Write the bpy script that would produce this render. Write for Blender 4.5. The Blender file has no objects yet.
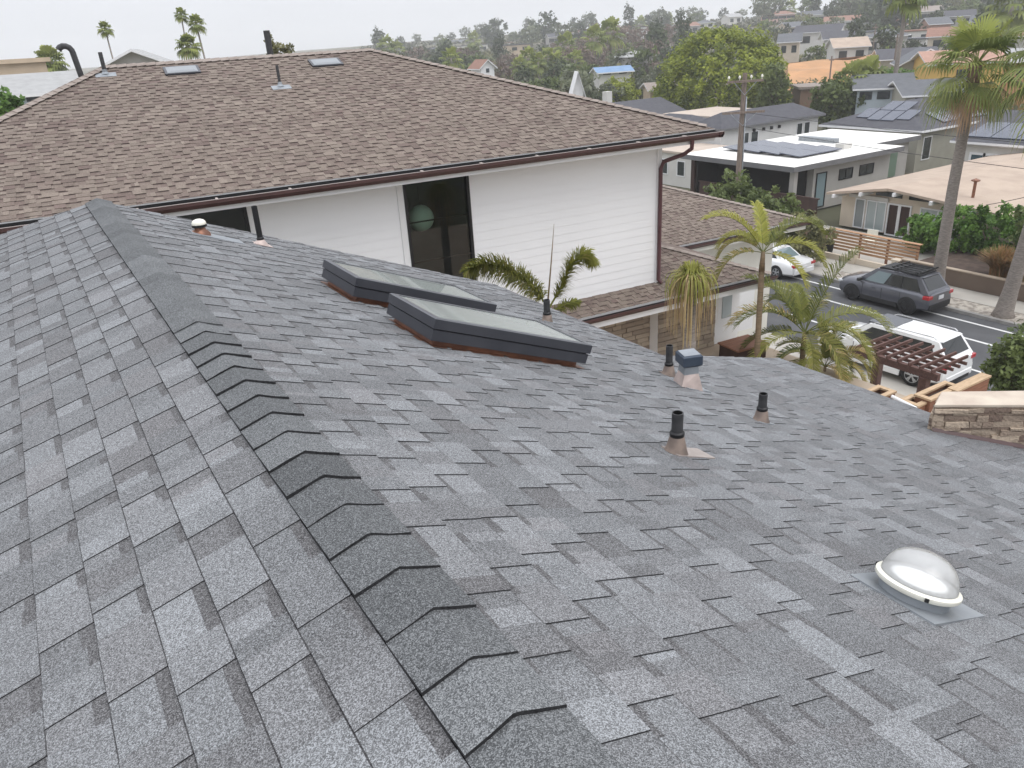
import bpy, math, random
from mathutils import Vector, Matrix, noise

S = bpy.context.scene
COL = S.collection
rad = math.radians

# ------------------------------------------------------------------ camera
# world axes: X towards the street, Y along the roof ridge, Z up; the camera is the origin, street level is z = -11.8
AZ = rad(30.5)
B = ((0.99795174, -0.06397127, 0.0), (-0.02611634, -0.40741491, 0.91286967), (-0.05839743, -0.91099987, -0.40825111))
ca, sa = math.cos(AZ), math.sin(AZ)
RB = []
for j in range(3):
    x, y, z = B[0][j], B[1][j], B[2][j]
    RB.append(Vector((ca * x + sa * y, -sa * x + ca * y, z)))
cam_d = bpy.data.cameras.new('camera')
cam = bpy.data.objects.new('camera', cam_d)
COL.objects.link(cam)
m = Matrix.Identity(4)
for i in range(3):
    m[i][0] = RB[0][i]; m[i][1] = -RB[1][i]; m[i][2] = -RB[2][i]
cam.matrix_world = m
cam_d.sensor_width = 36.0
cam_d.lens = 769.0 / 1024.0 * 36.0
cam_d.clip_start = 0.05
cam_d.clip_end = 6000.0
S.camera = cam
S.render.resolution_x, S.render.resolution_y = 1024, 768

# ------------------------------------------------------------------ sky, sun, exposure
SUN_EL, SUN_ROT = rad(58), rad(150)
w = bpy.data.worlds.new('World'); S.world = w; w.use_nodes = True
nt = w.node_tree; nt.nodes.clear()
out = nt.nodes.new('ShaderNodeOutputWorld'); bg = nt.nodes.new('ShaderNodeBackground')
sky = nt.nodes.new('ShaderNodeTexSky'); sky.sky_type = 'NISHITA'; sky.sun_disc = False
sky.sun_elevation = SUN_EL; sky.sun_rotation = SUN_ROT; sky.altitude = 50; sky.dust_density = 3.0
# a bright stratus layer over the clear sky: about three times as bright overhead as at the horizon
geo = nt.nodes.new('ShaderNodeTexCoord'); sep = nt.nodes.new('ShaderNodeSeparateXYZ')
nt.links.new(geo.outputs['Generated'], sep.inputs[0])
mr = nt.nodes.new('ShaderNodeMapRange'); mr.inputs['From Min'].default_value = 0.0; mr.inputs['From Max'].default_value = 1.0
mr.inputs['To Min'].default_value = 6.7; mr.inputs['To Max'].default_value = 17.5
nt.links.new(sep.outputs['Z'], mr.inputs['Value'])
nz = nt.nodes.new('ShaderNodeTexNoise'); nz.inputs['Scale'].default_value = 3.0; nz.inputs['Detail'].default_value = 4
mp = nt.nodes.new('ShaderNodeMapping'); mp.inputs['Scale'].default_value = (1, 1, 3.5)
nt.links.new(geo.outputs['Generated'], mp.inputs['Vector']); nt.links.new(mp.outputs['Vector'], nz.inputs['Vector'])
nr = nt.nodes.new('ShaderNodeMapRange'); nr.inputs['From Min'].default_value = 0.3; nr.inputs['From Max'].default_value = 0.7
nr.inputs['To Min'].default_value = 0.965; nr.inputs['To Max'].default_value = 1.035
nt.links.new(nz.outputs['Fac'], nr.inputs['Value'])
mu = nt.nodes.new('ShaderNodeMath'); mu.operation = 'MULTIPLY'
nt.links.new(mr.outputs[0], mu.inputs[0]); nt.links.new(nr.outputs[0], mu.inputs[1])
vm = nt.nodes.new('ShaderNodeVectorMath'); vm.operation = 'SCALE'; vm.inputs[0].default_value = (0.965, 0.99, 1.055)
nt.links.new(mu.outputs[0], vm.inputs['Scale'])
mx = nt.nodes.new('ShaderNodeMix'); mx.data_type = 'RGBA'; mx.inputs['Factor'].default_value = 0.93
nt.links.new(sky.outputs[0], mx.inputs['A']); nt.links.new(vm.outputs[0], mx.inputs['B'])
nt.links.new(mx.outputs['Result'], bg.inputs['Color']); bg.inputs['Strength'].default_value = 0.1
nt.links.new(bg.outputs[0], out.inputs['Surface'])

sun_d = bpy.data.lights.new('sun', 'SUN'); sun_d.energy = 0.9; sun_d.angle = rad(35); sun_d.color = (1.0, 0.97, 0.93)
sun = bpy.data.objects.new('sun', sun_d); COL.objects.link(sun)
# Nishita: rotation 0 puts the sun at +Y, positive turns towards +X
sdir = Vector((math.sin(SUN_ROT) * math.cos(SUN_EL), math.cos(SUN_ROT) * math.cos(SUN_EL), math.sin(SUN_EL)))
sun.rotation_euler = sdir.to_track_quat('Z', 'Y').to_euler(); sun.location = sdir * 50

S.view_settings.view_transform = 'Standard'; S.view_settings.look = 'None'
S.view_settings.exposure = 0.3; S.view_settings.gamma = 1.0; S.view_settings.use_curve_mapping = False
S.cycles.use_denoising = True
S.cycles.max_bounces = 6; S.cycles.diffuse_bounces = 3; S.cycles.volume_bounces = 1; S.cycles.transparent_max_bounces = 12

# ------------------------------------------------------------------ where things stand
def ray(u, v):
    return RB[0] * (u - 512) + RB[1] * (v - 384) + RB[2] * 769.0
def at_z(u, v, z):
    r = ray(u, v); return r * (z / r.z)
def at_x(u, v, x):
    r = ray(u, v); return r * (x / r.x)
def at_y(u, v, y):
    r = ray(u, v); return r * (y / r.y)
def at_d(u, v, d):
    r = ray(u, v); return r * (d / math.hypot(r.x, r.y))
GZ = -11.8
def smooth(t):
    t = min(1.0, max(0.0, t)); return t * t * (3 - 2 * t)
def terrain(x, y):
    d = x * 0.80 + y * 0.60
    z = GZ - 0.12
    z += 15.5 * smooth((d - 95) / 560.0) * (0.55 + 0.45 * smooth((x - 0.15 * y + 150) / 500.0))
    z += 13.0 * smooth((x - 170) / 330.0) * (1 - smooth((y - 150) / 250))
    if d > 95:
        z += 1.6 * smooth((d - 95) / 60.0) * noise.noise(Vector((x * 0.011, y * 0.011, 3.7)))
    return z

# ------------------------------------------------------------------ objects
def prop(o, label=None, cat=None, group=None, kind=None):
    if label: o['label'] = label
    if cat: o['category'] = cat
    if group: o['group'] = group
    if kind: o['kind'] = kind
    return o
def empty(name, loc=(0, 0, 0), rz=0.0, label=None, cat=None, group=None):
    o = bpy.data.objects.new(name, None); COL.objects.link(o)
    o.location = loc; o.rotation_euler = (0, 0, rz); o.empty_display_size = 0.3
    return prop(o, label, cat, group)
def copy_tree(o, parent=None):
    c = o.copy(); COL.objects.link(c)
    if parent is not None: c.parent = parent
    for ch in list(o.children): copy_tree(ch, c)
    return c

class MB:
    """collects faces; build() links them as one mesh object"""
    def __init__(self):
        self.v = []; self.f = []; self.mi = []; self.t = []; self.t2 = []
    def poly(self, pts, mi=0, tone=0.5, tone2=0.5):
        n = len(self.v); self.v.extend([tuple(p) for p in pts]); self.f.append(tuple(range(n, n + len(pts))))
        self.mi.append(mi); self.t.append(tone); self.t2.append(tone2)
    def mesh(self, verts, faces, mi=0, tone=0.5):
        n = len(self.v); self.v.extend([tuple(p) for p in verts])
        for f in faces:
            self.f.append(tuple(i + n for i in f)); self.mi.append(mi); self.t.append(tone); self.t2.append(0.5)
    def box(self, x0, x1, y0, y1, z0, z1, mi=0, tone=0.5, tf=None):
        vs = [Vector((x, y, z)) for x in (x0, x1) for y in (y0, y1) for z in (z0, z1)]
        if tf: vs = [tf(p) for p in vs]
        self.mesh(vs, [(0, 1, 3, 2), (4, 6, 7, 5), (0, 4, 5, 1), (2, 3, 7, 6), (0, 2, 6, 4), (1, 5, 7, 3)], mi, tone)
    def bar(self, a, b, wd, ht, mi=0, up=(0, 0, 1), tone=0.5):
        a, b = Vector(a), Vector(b); d = (b - a).normalized(); u = Vector(up)
        s = d.cross(u)
        if s.length < 1e-4: s = d.cross(Vector((1, 0, 0)))
        s.normalize(); u = s.cross(d)
        vs = [p + s * i * wd / 2 + u * k * ht / 2 for p in (a, b) for i in (-1, 1) for k in (-1, 1)]
        self.mesh(vs, [(0, 1, 3, 2), (4, 6, 7, 5), (0, 4, 5, 1), (2, 3, 7, 6), (0, 2, 6, 4), (1, 5, 7, 3)], mi, tone)
    def tube(self, pts, rs, seg=10, mi=0, cap=True, tone=0.5):
        pts = [Vector(p) for p in pts]
        if not hasattr(rs, '__len__'): rs = [rs] * len(pts)
        n0 = len(self.v); ref = None
        for i, p in enumerate(pts):
            d = (pts[min(i + 1, len(pts) - 1)] - pts[max(i - 1, 0)]).normalized()
            if ref is None:
                ref = d.cross(Vector((0.3, 1, 0.1)) if abs(d.z) > 0.8 else Vector((0, 0, 1))).normalized()
            ref = (ref - d * ref.dot(d)).normalized(); o = d.cross(ref)
            for k in range(seg):
                a = 2 * math.pi * k / seg
                self.v.append(tuple(p + (ref * math.cos(a) + o * math.sin(a)) * rs[i]))
        for i in range(len(pts) - 1):
            for k in range(seg):
                a, b = n0 + i * seg + k, n0 + i * seg + (k + 1) % seg
                self.f.append((a, b, b + seg, a + seg)); self.mi.append(mi); self.t.append(tone); self.t2.append(0.5)
        if cap:
            self.f.append(tuple(n0 + k for k in reversed(range(seg)))); self.mi.append(mi); self.t.append(tone); self.t2.append(0.5)
            e = n0 + (len(pts) - 1) * seg
            self.f.append(tuple(e + k for k in range(seg))); self.mi.append(mi); self.t.append(tone); self.t2.append(0.5)
    def lathe(self, prof, seg=24, mi=0, c=(0, 0, 0), tf=None, cap=False):
        n0 = len(self.v)
        for r, z in prof:
            for k in range(seg):
                a = 2 * math.pi * k / seg
                p = Vector((c[0] + r * math.cos(a), c[1] + r * math.sin(a), c[2] + z))
                self.v.append(tuple(tf(p) if tf else p))
        fs = []
        for i in range(len(prof) - 1):
            for k in range(seg):
                a, b = n0 + i * seg + k, n0 + i * seg + (k + 1) % seg
                fs.append((a, b, b + seg, a + seg))
        if cap:
            fs.append(tuple(n0 + (len(prof) - 1) * seg + k for k in range(seg)))
        for f in fs:
            self.f.append(f); self.mi.append(mi); self.t.append(0.5); self.t2.append(0.5)
    def build(self, name, mats, parent=None, smooth=False, angle=None, bevel=0.0, local=True):
        me = bpy.data.meshes.new(name)
        me.from_pydata(self.v, [], self.f)
        if not isinstance(mats, (list, tuple)): mats = [mats]
        for mt in mats: me.materials.append(mt)
        me.polygons.foreach_set('material_index', self.mi)
        a = me.attributes.new('tone', 'FLOAT', 'FACE'); a.data.foreach_set('value', self.t)
        a = me.attributes.new('hue', 'FLOAT', 'FACE'); a.data.foreach_set('value', self.t2)
        if smooth:
            me.polygons.foreach_set('use_smooth', [True] * len(self.f))
            if angle: me.set_sharp_from_angle(angle=rad(angle))
        me.update()
        o = bpy.data.objects.new(name, me); COL.objects.link(o)
        if parent is not None: o.parent = parent
        if bevel:
            b = o.modifiers.new('bevel', 'BEVEL'); b.width = bevel; b.segments = 2; b.limit_method = 'ANGLE'; b.angle_limit = rad(40)
        return o

# ------------------------------------------------------------------ materials
def mat(name, c1, c2=None, scale=6.0, rough=0.75, metal=0.0, bump=0.0, bscale=None, detail=4.0, spec=0.4, stretch=None, coat=0.0, ramp=(0.35, 0.65), tone=False, rand=0.0, trans=0.0):
    mt = bpy.data.materials.new(name); mt.use_nodes = True
    n = mt.node_tree.nodes; l = mt.node_tree.links; p = n['Principled BSDF']
    p.inputs['Roughness'].default_value = rough; p.inputs['Metallic'].default_value = metal
    p.inputs['Specular IOR Level'].default_value = spec; p.inputs['Coat Weight'].default_value = coat
    p.inputs['Base Color'].default_value = (*c1, 1)
    if c2 is None and not bump: return mt
    tc = n.new('ShaderNodeTexCoord'); vec = tc.outputs['Object']
    if stretch:
        mpn = n.new('ShaderNodeMapping'); mpn.inputs['Scale'].default_value = stretch
        l.new(vec, mpn.inputs['Vector']); vec = mpn.outputs['Vector']
    if c2 is not None:
        mixn = n.new('ShaderNodeMix'); mixn.data_type = 'RGBA'
        mixn.inputs['A'].default_value = (*c1, 1); mixn.inputs['B'].default_value = (*c2, 1)
        if tone:
            at = n.new('ShaderNodeAttribute'); at.attribute_name = 'tone'; l.new(at.outputs['Fac'], mixn.inputs['Factor'])
        else:
            nz = n.new('ShaderNodeTexNoise'); nz.inputs['Scale'].default_value = scale; nz.inputs['Detail'].default_value = detail
            l.new(vec, nz.inputs['Vector'])
            rp = n.new('ShaderNodeMapRange'); rp.inputs['From Min'].default_value = ramp[0]; rp.inputs['From Max'].default_value = ramp[1]
            l.new(nz.outputs['Fac'], rp.inputs['Value']); l.new(rp.outputs[0], mixn.inputs['Factor'])
        res = mixn.outputs['Result']
        if rand:
            oi = n.new('ShaderNodeObjectInfo'); hs = n.new('ShaderNodeHueSaturation')
            r1 = n.new('ShaderNodeMapRange'); r1.inputs['To Min'].default_value = 1 - rand; r1.inputs['To Max'].default_value = 1 + rand
            l.new(oi.outputs['Random'], r1.inputs['Value']); l.new(r1.outputs[0], hs.inputs['Value'])
            l.new(res, hs.inputs['Color']); res = hs.outputs['Color']
        l.new(res, p.inputs['Base Color'])
    if bump:
        nb = n.new('ShaderNodeTexNoise'); nb.inputs['Scale'].default_value = bscale or scale * 3; nb.inputs['Detail'].default_value = 5
        l.new(vec, nb.inputs['Vector'])
        bp = n.new('ShaderNodeBump'); bp.inputs['Strength'].default_value = bump; bp.inputs['Distance'].default_value = 0.02
        l.new(nb.outputs['Fac'], bp.inputs['Height']); l.new(bp.outputs['Normal'], p.inputs['Normal'])
    return mt

def shingle_mat(name, stops, warm, granule=300.0, gamt=0.5, rough=0.92):
    """mineral granules on asphalt: colour of the tab from its blend, grain by grain variation"""
    mt = bpy.data.materials.new(name); mt.use_nodes = True
    n = mt.node_tree.nodes; l = mt.node_tree.links; p = n['Principled BSDF']
    p.inputs['Roughness'].default_value = rough; p.inputs['Specular IOR Level'].default_value = 0.25
    at = n.new('ShaderNodeAttribute'); at.attribute_name = 'tone'
    ah = n.new('ShaderNodeAttribute'); ah.attribute_name = 'hue'
    tc = n.new('ShaderNodeTexCoord')
    big = n.new('ShaderNodeTexNoise'); big.inputs['Scale'].default_value = 1.3; big.inputs['Detail'].default_value = 6; big.inputs['Roughness'].default_value = 0.65
    l.new(tc.outputs['Object'], big.inputs['Vector'])
    vo = n.new('ShaderNodeTexVoronoi'); vo.inputs['Scale'].default_value = granule
    l.new(tc.outputs['Object'], vo.inputs['Vector'])
    sp = n.new('ShaderNodeSeparateColor'); l.new(vo.outputs['Color'], sp.inputs[0])
    v2 = n.new('ShaderNodeTexNoise'); v2.inputs['Scale'].default_value = granule * 0.42; v2.inputs['Detail'].default_value = 2
    l.new(tc.outputs['Object'], v2.inputs['Vector'])
    # tone + grain
    g = n.new('ShaderNodeMath'); g.operation = 'SUBTRACT'; g.inputs[1].default_value = 0.5; l.new(sp.outputs[0], g.inputs[0])
    gm = n.new('ShaderNodeMath'); gm.operation = 'MULTIPLY_ADD'; gm.inputs[1].default_value = gamt; l.new(g.outputs[0], gm.inputs[0]); l.new(at.outputs['Fac'], gm.inputs[2])
    g2 = n.new('ShaderNodeMath'); g2.operation = 'SUBTRACT'; g2.inputs[1].default_value = 0.5; l.new(v2.outputs['Fac'], g2.inputs[0])
    gm2 = n.new('ShaderNodeMath'); gm2.operation = 'MULTIPLY_ADD'; gm2.inputs[1].default_value = gamt * 0.35; l.new(g2.outputs[0], gm2.inputs[0]); l.new(gm.outputs[0], gm2.inputs[2])
    b1 = n.new('ShaderNodeMath'); b1.operation = 'SUBTRACT'; b1.inputs[1].default_value = 0.5; l.new(big.outputs['Fac'], b1.inputs[0])
    gm3 = n.new('ShaderNodeMath'); gm3.operation = 'MULTIPLY_ADD'; gm3.inputs[1].default_value = 0.18; l.new(b1.outputs[0], gm3.inputs[0]); l.new(gm2.outputs[0], gm3.inputs[2])
    cr = n.new('ShaderNodeValToRGB'); e = cr.color_ramp.elements
    e[0].position = 0.0; e[0].color = (*stops[0], 1); e[1].position = 1.0; e[1].color = (*stops[2], 1)
    k = e.new(0.5); k.color = (*stops[1], 1)
    l.new(gm3.outputs[0], cr.inputs['Fac'])
    mw = n.new('ShaderNodeMix'); mw.data_type = 'RGBA'; mw.blend_type = 'MULTIPLY'; mw.inputs['B'].default_value = (*warm, 1)
    l.new(ah.outputs['Fac'], mw.inputs['Factor']); l.new(cr.outputs['Color'], mw.inputs['A'])
    l.new(mw.outputs['Result'], p.inputs['Base Color'])
    bp = n.new('ShaderNodeBump'); bp.inputs['Strength'].default_value = 0.35; bp.inputs['Distance'].default_value = 0.002
    l.new(sp.outputs[1], bp.inputs['Height']); l.new(bp.outputs['Normal'], p.inputs['Normal'])
    return mt

def glass_mat(name, tint, refl=0.25, rough=0.02, milk=None, milkf=0.0, ior=1.5):
    mt = bpy.data.materials.new(name); mt.use_nodes = True
    n = mt.node_tree.nodes; l = mt.node_tree.links
    n.remove(n['Principled BSDF'])
    o = [q for q in n if q.type == 'OUTPUT_MATERIAL'][0]
    t = n.new('ShaderNodeBsdfTransparent'); t.inputs['Color'].default_value = (*tint, 1)
    g = n.new('ShaderNodeBsdfGlossy'); g.inputs['Roughness'].default_value = rough
    f = n.new('ShaderNodeFresnel'); f.inputs['IOR'].default_value = ior
    a = n.new('ShaderNodeMath'); a.operation = 'MULTIPLY_ADD'; a.inputs[1].default_value = 1.0; a.inputs[2].default_value = refl; a.use_clamp = True
    l.new(f.outputs[0], a.inputs[0])
    mi = n.new('ShaderNodeMixShader'); l.new(a.outputs[0], mi.inputs['Fac']); l.new(t.outputs[0], mi.inputs[1]); l.new(g.outputs[0], mi.inputs[2])
    if milk:
        df = n.new('ShaderNodeBsdfDiffuse'); df.inputs['Color'].default_value = (*milk, 1)
        m0 = n.new('ShaderNodeMixShader'); m0.inputs['Fac'].default_value = milkf; l.new(t.outputs[0], m0.inputs[1]); l.new(df.outputs[0], m0.inputs[2]); l.new(m0.outputs[0], mi.inputs[1])
    l.new(mi.outputs[0], o.inputs['Surface'])
    return mt

def leaf_mat(name, dark, light, dry=None, rough=0.55):
    mt = bpy.data.materials.new(name); mt.use_nodes = True
    n = mt.node_tree.nodes; l = mt.node_tree.links; p = n['Principled BSDF']
    p.inputs['Roughness'].default_value = rough; p.inputs['Specular IOR Level'].default_value = 0.3
    at = n.new('ShaderNodeAttribute'); at.attribute_name = 'tone'
    mx = n.new('ShaderNodeMix'); mx.data_type = 'RGBA'; mx.inputs['A'].default_value = (*dark, 1); mx.inputs['B'].default_value = (*light, 1)
    l.new(at.outputs['Fac'], mx.inputs['Factor']); res = mx.outputs['Result']
    if dry:
        ah = n.new('ShaderNodeAttribute'); ah.attribute_name = 'hue'
        m2 = n.new('ShaderNodeMix'); m2.data_type = 'RGBA'; m2.inputs['B'].default_value = (*dry, 1)
        mrr = n.new('ShaderNodeMapRange'); mrr.inputs['From Min'].default_value = 0.6; mrr.inputs['From Max'].default_value = 1.0
        l.new(ah.outputs['Fac'], mrr.inputs['Value']); l.new(mrr.outputs[0], m2.inputs['Factor']); l.new(res, m2.inputs['A']); res = m2.outputs['Result']
    oi = n.new('ShaderNodeObjectInfo'); hs = n.new('ShaderNodeHueSaturation')
    r1 = n.new('ShaderNodeMapRange'); r1.inputs['To Min'].default_value = 0.8; r1.inputs['To Max'].default_value = 1.25
    l.new(oi.outputs['Random'], r1.inputs['Value']); l.new(r1.outputs[0], hs.inputs['Value']); l.new(res, hs.inputs['Color'])
    l.new(hs.outputs['Color'], p.inputs['Base Color'])
    tr = n.new('ShaderNodeBsdfTranslucent'); l.new(hs.outputs['Color'], tr.inputs['Color'])
    ms = n.new('ShaderNodeMixShader'); ms.inputs['Fac'].default_value = 0.3
    o = [q for q in n if q.type == 'OUTPUT_MATERIAL'][0]
    l.new(p.outputs[0], ms.inputs[1]); l.new(tr.outputs[0], ms.inputs[2]); l.new(ms.outputs[0], o.inputs['Surface'])
    return mt

M = {}
M['shingle'] = shingle_mat('grey_shingle', ((0.038, 0.038, 0.040), (0.145, 0.148, 0.151), (0.37, 0.385, 0.40)), (0.88, 0.84, 0.83), 430, 0.72)
M['shingle_edge'] = mat('shingle_edge', (0.026, 0.026, 0.028), rough=0.95)
M['cap_edge'] = mat('cap_edge', (0.012, 0.012, 0.013), (0.03, 0.03, 0.032), scale=120, rough=0.95)
M['cap'] = shingle_mat('cap_shingle', ((0.028, 0.029, 0.030), (0.098, 0.102, 0.105), (0.28, 0.29, 0.295)), (0.9, 0.9, 0.9), 430, 0.75)
M['brown_shingle'] = shingle_mat('brown_shingle', ((0.055, 0.044, 0.038), (0.182, 0.148, 0.122), (0.30, 0.25, 0.21)), (0.66, 0.58, 0.62), 120, 0.35)
M['brown_edge'] = mat('brown_edge', (0.03, 0.022, 0.02), rough=0.95)
M['brown_cap'] = mat('brown_cap', (0.30, 0.255, 0.225), (0.22, 0.18, 0.155), scale=8, rough=0.9)
M['white_siding'] = mat('white_siding', (0.82, 0.82, 0.825), (0.78, 0.78, 0.785), scale=1.2, rough=0.6, ramp=(0.2, 0.8))
M['white_trim'] = mat('white_trim', (0.78, 0.78, 0.785), (0.72, 0.72, 0.72), scale=2, rough=0.55)
M['stucco'] = mat('stucco', (0.62, 0.60, 0.56), (0.55, 0.53, 0.49), scale=1.5, rough=0.9, bump=0.25, bscale=60)
M['gutter'] = mat('brown_gutter', (0.075, 0.035, 0.033), (0.06, 0.03, 0.028), scale=3, rough=0.35, spec=0.5)
M['downspout'] = mat('brown_downspout', (0.10, 0.042, 0.045), (0.085, 0.036, 0.04), scale=3, rough=0.45)
M['black'] = mat('black_paint', (0.012, 0.012, 0.013), rough=0.45)
M['abs'] = mat('black_pipe', (0.028, 0.028, 0.03), (0.055, 0.055, 0.057), scale=14, rough=0.55)
M['bore'] = mat('pipe_bore', (0.004, 0.004, 0.004), rough=0.95)
M['copper'] = mat('copper_flashing', (0.30, 0.145, 0.09), (0.17, 0.085, 0.06), scale=9, rough=0.42, metal=0.55, detail=6)
M['copper_dull'] = mat('dull_copper_flashing', (0.30, 0.235, 0.195), (0.17, 0.135, 0.118), scale=11, rough=0.5, metal=0.35, detail=6)
M['copper_pink'] = mat('pink_copper_flashing', (0.56, 0.46, 0.42), (0.42, 0.34, 0.31), scale=11, rough=0.5, metal=0.25, detail=6)
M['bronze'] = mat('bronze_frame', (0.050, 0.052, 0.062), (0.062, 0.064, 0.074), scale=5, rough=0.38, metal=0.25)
M['bronze_lit'] = mat('bronze_frame_lit', (0.085, 0.088, 0.098), (0.10, 0.104, 0.112), scale=5, rough=0.38, metal=0.25)  # same bronze made lighter for upward faces, highlight put into the colour
M['galv'] = mat('galvanised_metal', (0.33, 0.35, 0.37), (0.25, 0.27, 0.29), scale=7, rough=0.5, metal=0.5)
M['bluegrey'] = mat('blue_grey_metal', (0.040, 0.056, 0.082), (0.055, 0.072, 0.098), scale=9, rough=0.5, metal=0.2)
M['white_plastic'] = mat('white_plastic', (0.82, 0.80, 0.70), (0.74, 0.72, 0.62), scale=5, rough=0.4)
M['wood'] = mat('redwood', (0.26, 0.12, 0.07), (0.17, 0.075, 0.045), scale=3, rough=0.7, stretch=(1, 12, 12), bump=0.2)
M['wood_mid'] = mat('redwood_board', (0.46, 0.27, 0.15), (0.34, 0.19, 0.105), scale=3, rough=0.7, stretch=(8, 1, 8))
M['wood_pale'] = mat('pale_wood', (0.50, 0.36, 0.23), (0.40, 0.28, 0.17), scale=3, rough=0.7, stretch=(2, 10, 10))
M['wood_dark'] = mat('brown_stained_wood', (0.13, 0.068, 0.055), (0.09, 0.046, 0.038), scale=3, rough=0.65, stretch=(2, 9, 9))
M['pole_wood'] = mat('weathered_pole_wood', (0.25, 0.20, 0.165), (0.16, 0.125, 0.105), scale=4, rough=0.9, stretch=(6, 6, 0.6), bump=0.3)
M['asphalt'] = mat('asphalt', (0.105, 0.106, 0.11), (0.075, 0.076, 0.08), scale=0.6, rough=0.92, detail=9, bump=0.15, bscale=40)
M['concrete'] = mat('concrete', (0.46, 0.435, 0.39), (0.37, 0.345, 0.305), scale=0.7, rough=0.9, detail=8, bump=0.1, bscale=30)
M['kerb'] = mat('kerb_concrete', (0.30, 0.29, 0.27), (0.22, 0.21, 0.2), scale=2, rough=0.9)
M['paint'] = mat('road_paint', (0.70, 0.70, 0.68), (0.5, 0.5, 0.48), scale=5, rough=0.7, detail=8, ramp=(0.55, 0.75))
M['gravel'] = mat('pale_gravel', (0.46, 0.42, 0.36), (0.24, 0.21, 0.18), scale=5, rough=0.95, detail=10, bump=0.6, bscale=9, ramp=(0.4, 0.6))
M['patio'] = mat('tan_paving', (0.42, 0.345, 0.27), (0.33, 0.265, 0.2), scale=1.2, rough=0.9, detail=8)
M['soil'] = mat('dark_soil', (0.10, 0.07, 0.055), (0.06, 0.042, 0.034), scale=3, rough=1.0, bump=0.5, bscale=14)
M['brownwall'] = mat('brown_retaining_wall', (0.155, 0.115, 0.088), (0.125, 0.092, 0.07), scale=0.8, rough=0.9, bump=0.2, bscale=20)
M['beige'] = mat('beige_stucco', (0.60, 0.52, 0.42), (0.54, 0.465, 0.37), scale=1, rough=0.9)
M['tanroof'] = mat('tan_roof', (0.45, 0.36, 0.285), (0.375, 0.295, 0.235), scale=0.8, rough=0.95, detail=8)
M['darkroof'] = mat('dark_roof', (0.085, 0.085, 0.095), (0.065, 0.065, 0.075), scale=2.5, rough=0.9, detail=8)
M['whiteroof'] = mat('white_membrane_roof', (0.76, 0.745, 0.70), (0.62, 0.60, 0.56), scale=0.35, rough=0.7, detail=6, ramp=(0.45, 0.75))
M['greywall'] = mat('grey_stucco', (0.40, 0.385, 0.36), (0.36, 0.345, 0.32), scale=1, rough=0.9)
M['palewall'] = mat('pale_stucco', (0.60, 0.585, 0.55), (0.55, 0.535, 0.50), scale=1, rough=0.85)
M['greenwall'] = mat('sage_grey_wall', (0.36, 0.35, 0.295), (0.32, 0.31, 0.26), scale=1, rough=0.9)
M['fascia'] = mat('grey_fascia', (0.15, 0.15, 0.155), (0.13, 0.13, 0.135), scale=2, rough=0.6)
M['solar'] = mat('solar_cells', (0.045, 0.055, 0.085), (0.06, 0.07, 0.10), scale=1, rough=0.18, spec=0.6)
M['dim'] = mat('dim_interior', (0.03, 0.028, 0.026), (0.02, 0.018, 0.017), scale=1, rough=0.95)
M['darkwood'] = mat('dark_brown_wood', (0.055, 0.028, 0.022), (0.04, 0.02, 0.016), scale=2, rough=0.7, stretch=(3, 3, 0.5))
M['winglass'] = mat('dark_window_glass', (0.02, 0.026, 0.028), (0.04, 0.05, 0.052), scale=0.8, rough=0.08, spec=0.6)
M['paleglass'] = mat('pale_curtained_glass', (0.42, 0.46, 0.46), (0.35, 0.40, 0.40), scale=0.8, rough=0.12, spec=0.6)
M['pane'] = glass_mat('tinted_pane', (0.50, 0.62, 0.55), 0.02)
M['skyglass'] = glass_mat('skylight_pane', (0.72, 0.80, 0.73), 0.0, 0.03, (0.53, 0.57, 0.545), 0.6, 1.35)
M['dome'] = glass_mat('clear_dome', (0.97, 0.975, 0.96), 0.0, 0.06, (0.88, 0.88, 0.86), 0.34)
M['trunk'] = mat('bark', (0.17, 0.13, 0.10), (0.10, 0.075, 0.06), scale=5, rough=0.95, stretch=(3, 3, 0.8), bump=0.5)
M['palmtrunk'] = mat('palm_trunk', (0.30, 0.265, 0.235), (0.19, 0.165, 0.145), scale=5, rough=0.95, stretch=(1.5, 1.5, 7), bump=0.8, bscale=10)
M['palmboots'] = mat('palm_boots', (0.15, 0.095, 0.07), (0.24, 0.15, 0.11), scale=9, rough=0.95, bump=0.8)
M['kingtrunk'] = mat('slim_palm_trunk', (0.20, 0.14, 0.085), (0.13, 0.095, 0.055), scale=5, rough=0.8, stretch=(1, 1, 6))
M['leaf_ficus'] = leaf_mat('ficus_leaf', (0.042, 0.074, 0.014), (0.30, 0.335, 0.035))
M['leaf_mid'] = leaf_mat('mid_green_leaf', (0.055, 0.080, 0.028), (0.19, 0.235, 0.075))
M['leaf_hedge'] = leaf_mat('hedge_leaf', (0.035, 0.085, 0.020), (0.17, 0.29, 0.055))
M['leaf_grey'] = leaf_mat('grey_green_leaf', (0.075, 0.085, 0.055), (0.21, 0.23, 0.14))
M['leaf_dark'] = leaf_mat('dark_green_leaf', (0.034, 0.046, 0.028), (0.11, 0.135, 0.065))
M['leaf_olive'] = leaf_mat('olive_leaf', (0.085, 0.088, 0.042), (0.27, 0.26, 0.12))
M['leaf_brown'] = leaf_mat('brown_twig', (0.11, 0.08, 0.065), (0.23, 0.175, 0.14))
M['leaf_palm'] = leaf_mat('palm_leaflet', (0.060, 0.085, 0.022), (0.32, 0.32, 0.07), (0.55, 0.40, 0.18))
M['leaf_fan'] = leaf_mat('fan_palm_leaf', (0.080, 0.120, 0.035), (0.31, 0.34, 0.09), (0.45, 0.34, 0.16))
M['leaf_dry'] = leaf_mat('dry_palm_leaf', (0.27, 0.19, 0.11), (0.55, 0.43, 0.22), (0.46, 0.31, 0.20))
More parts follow.
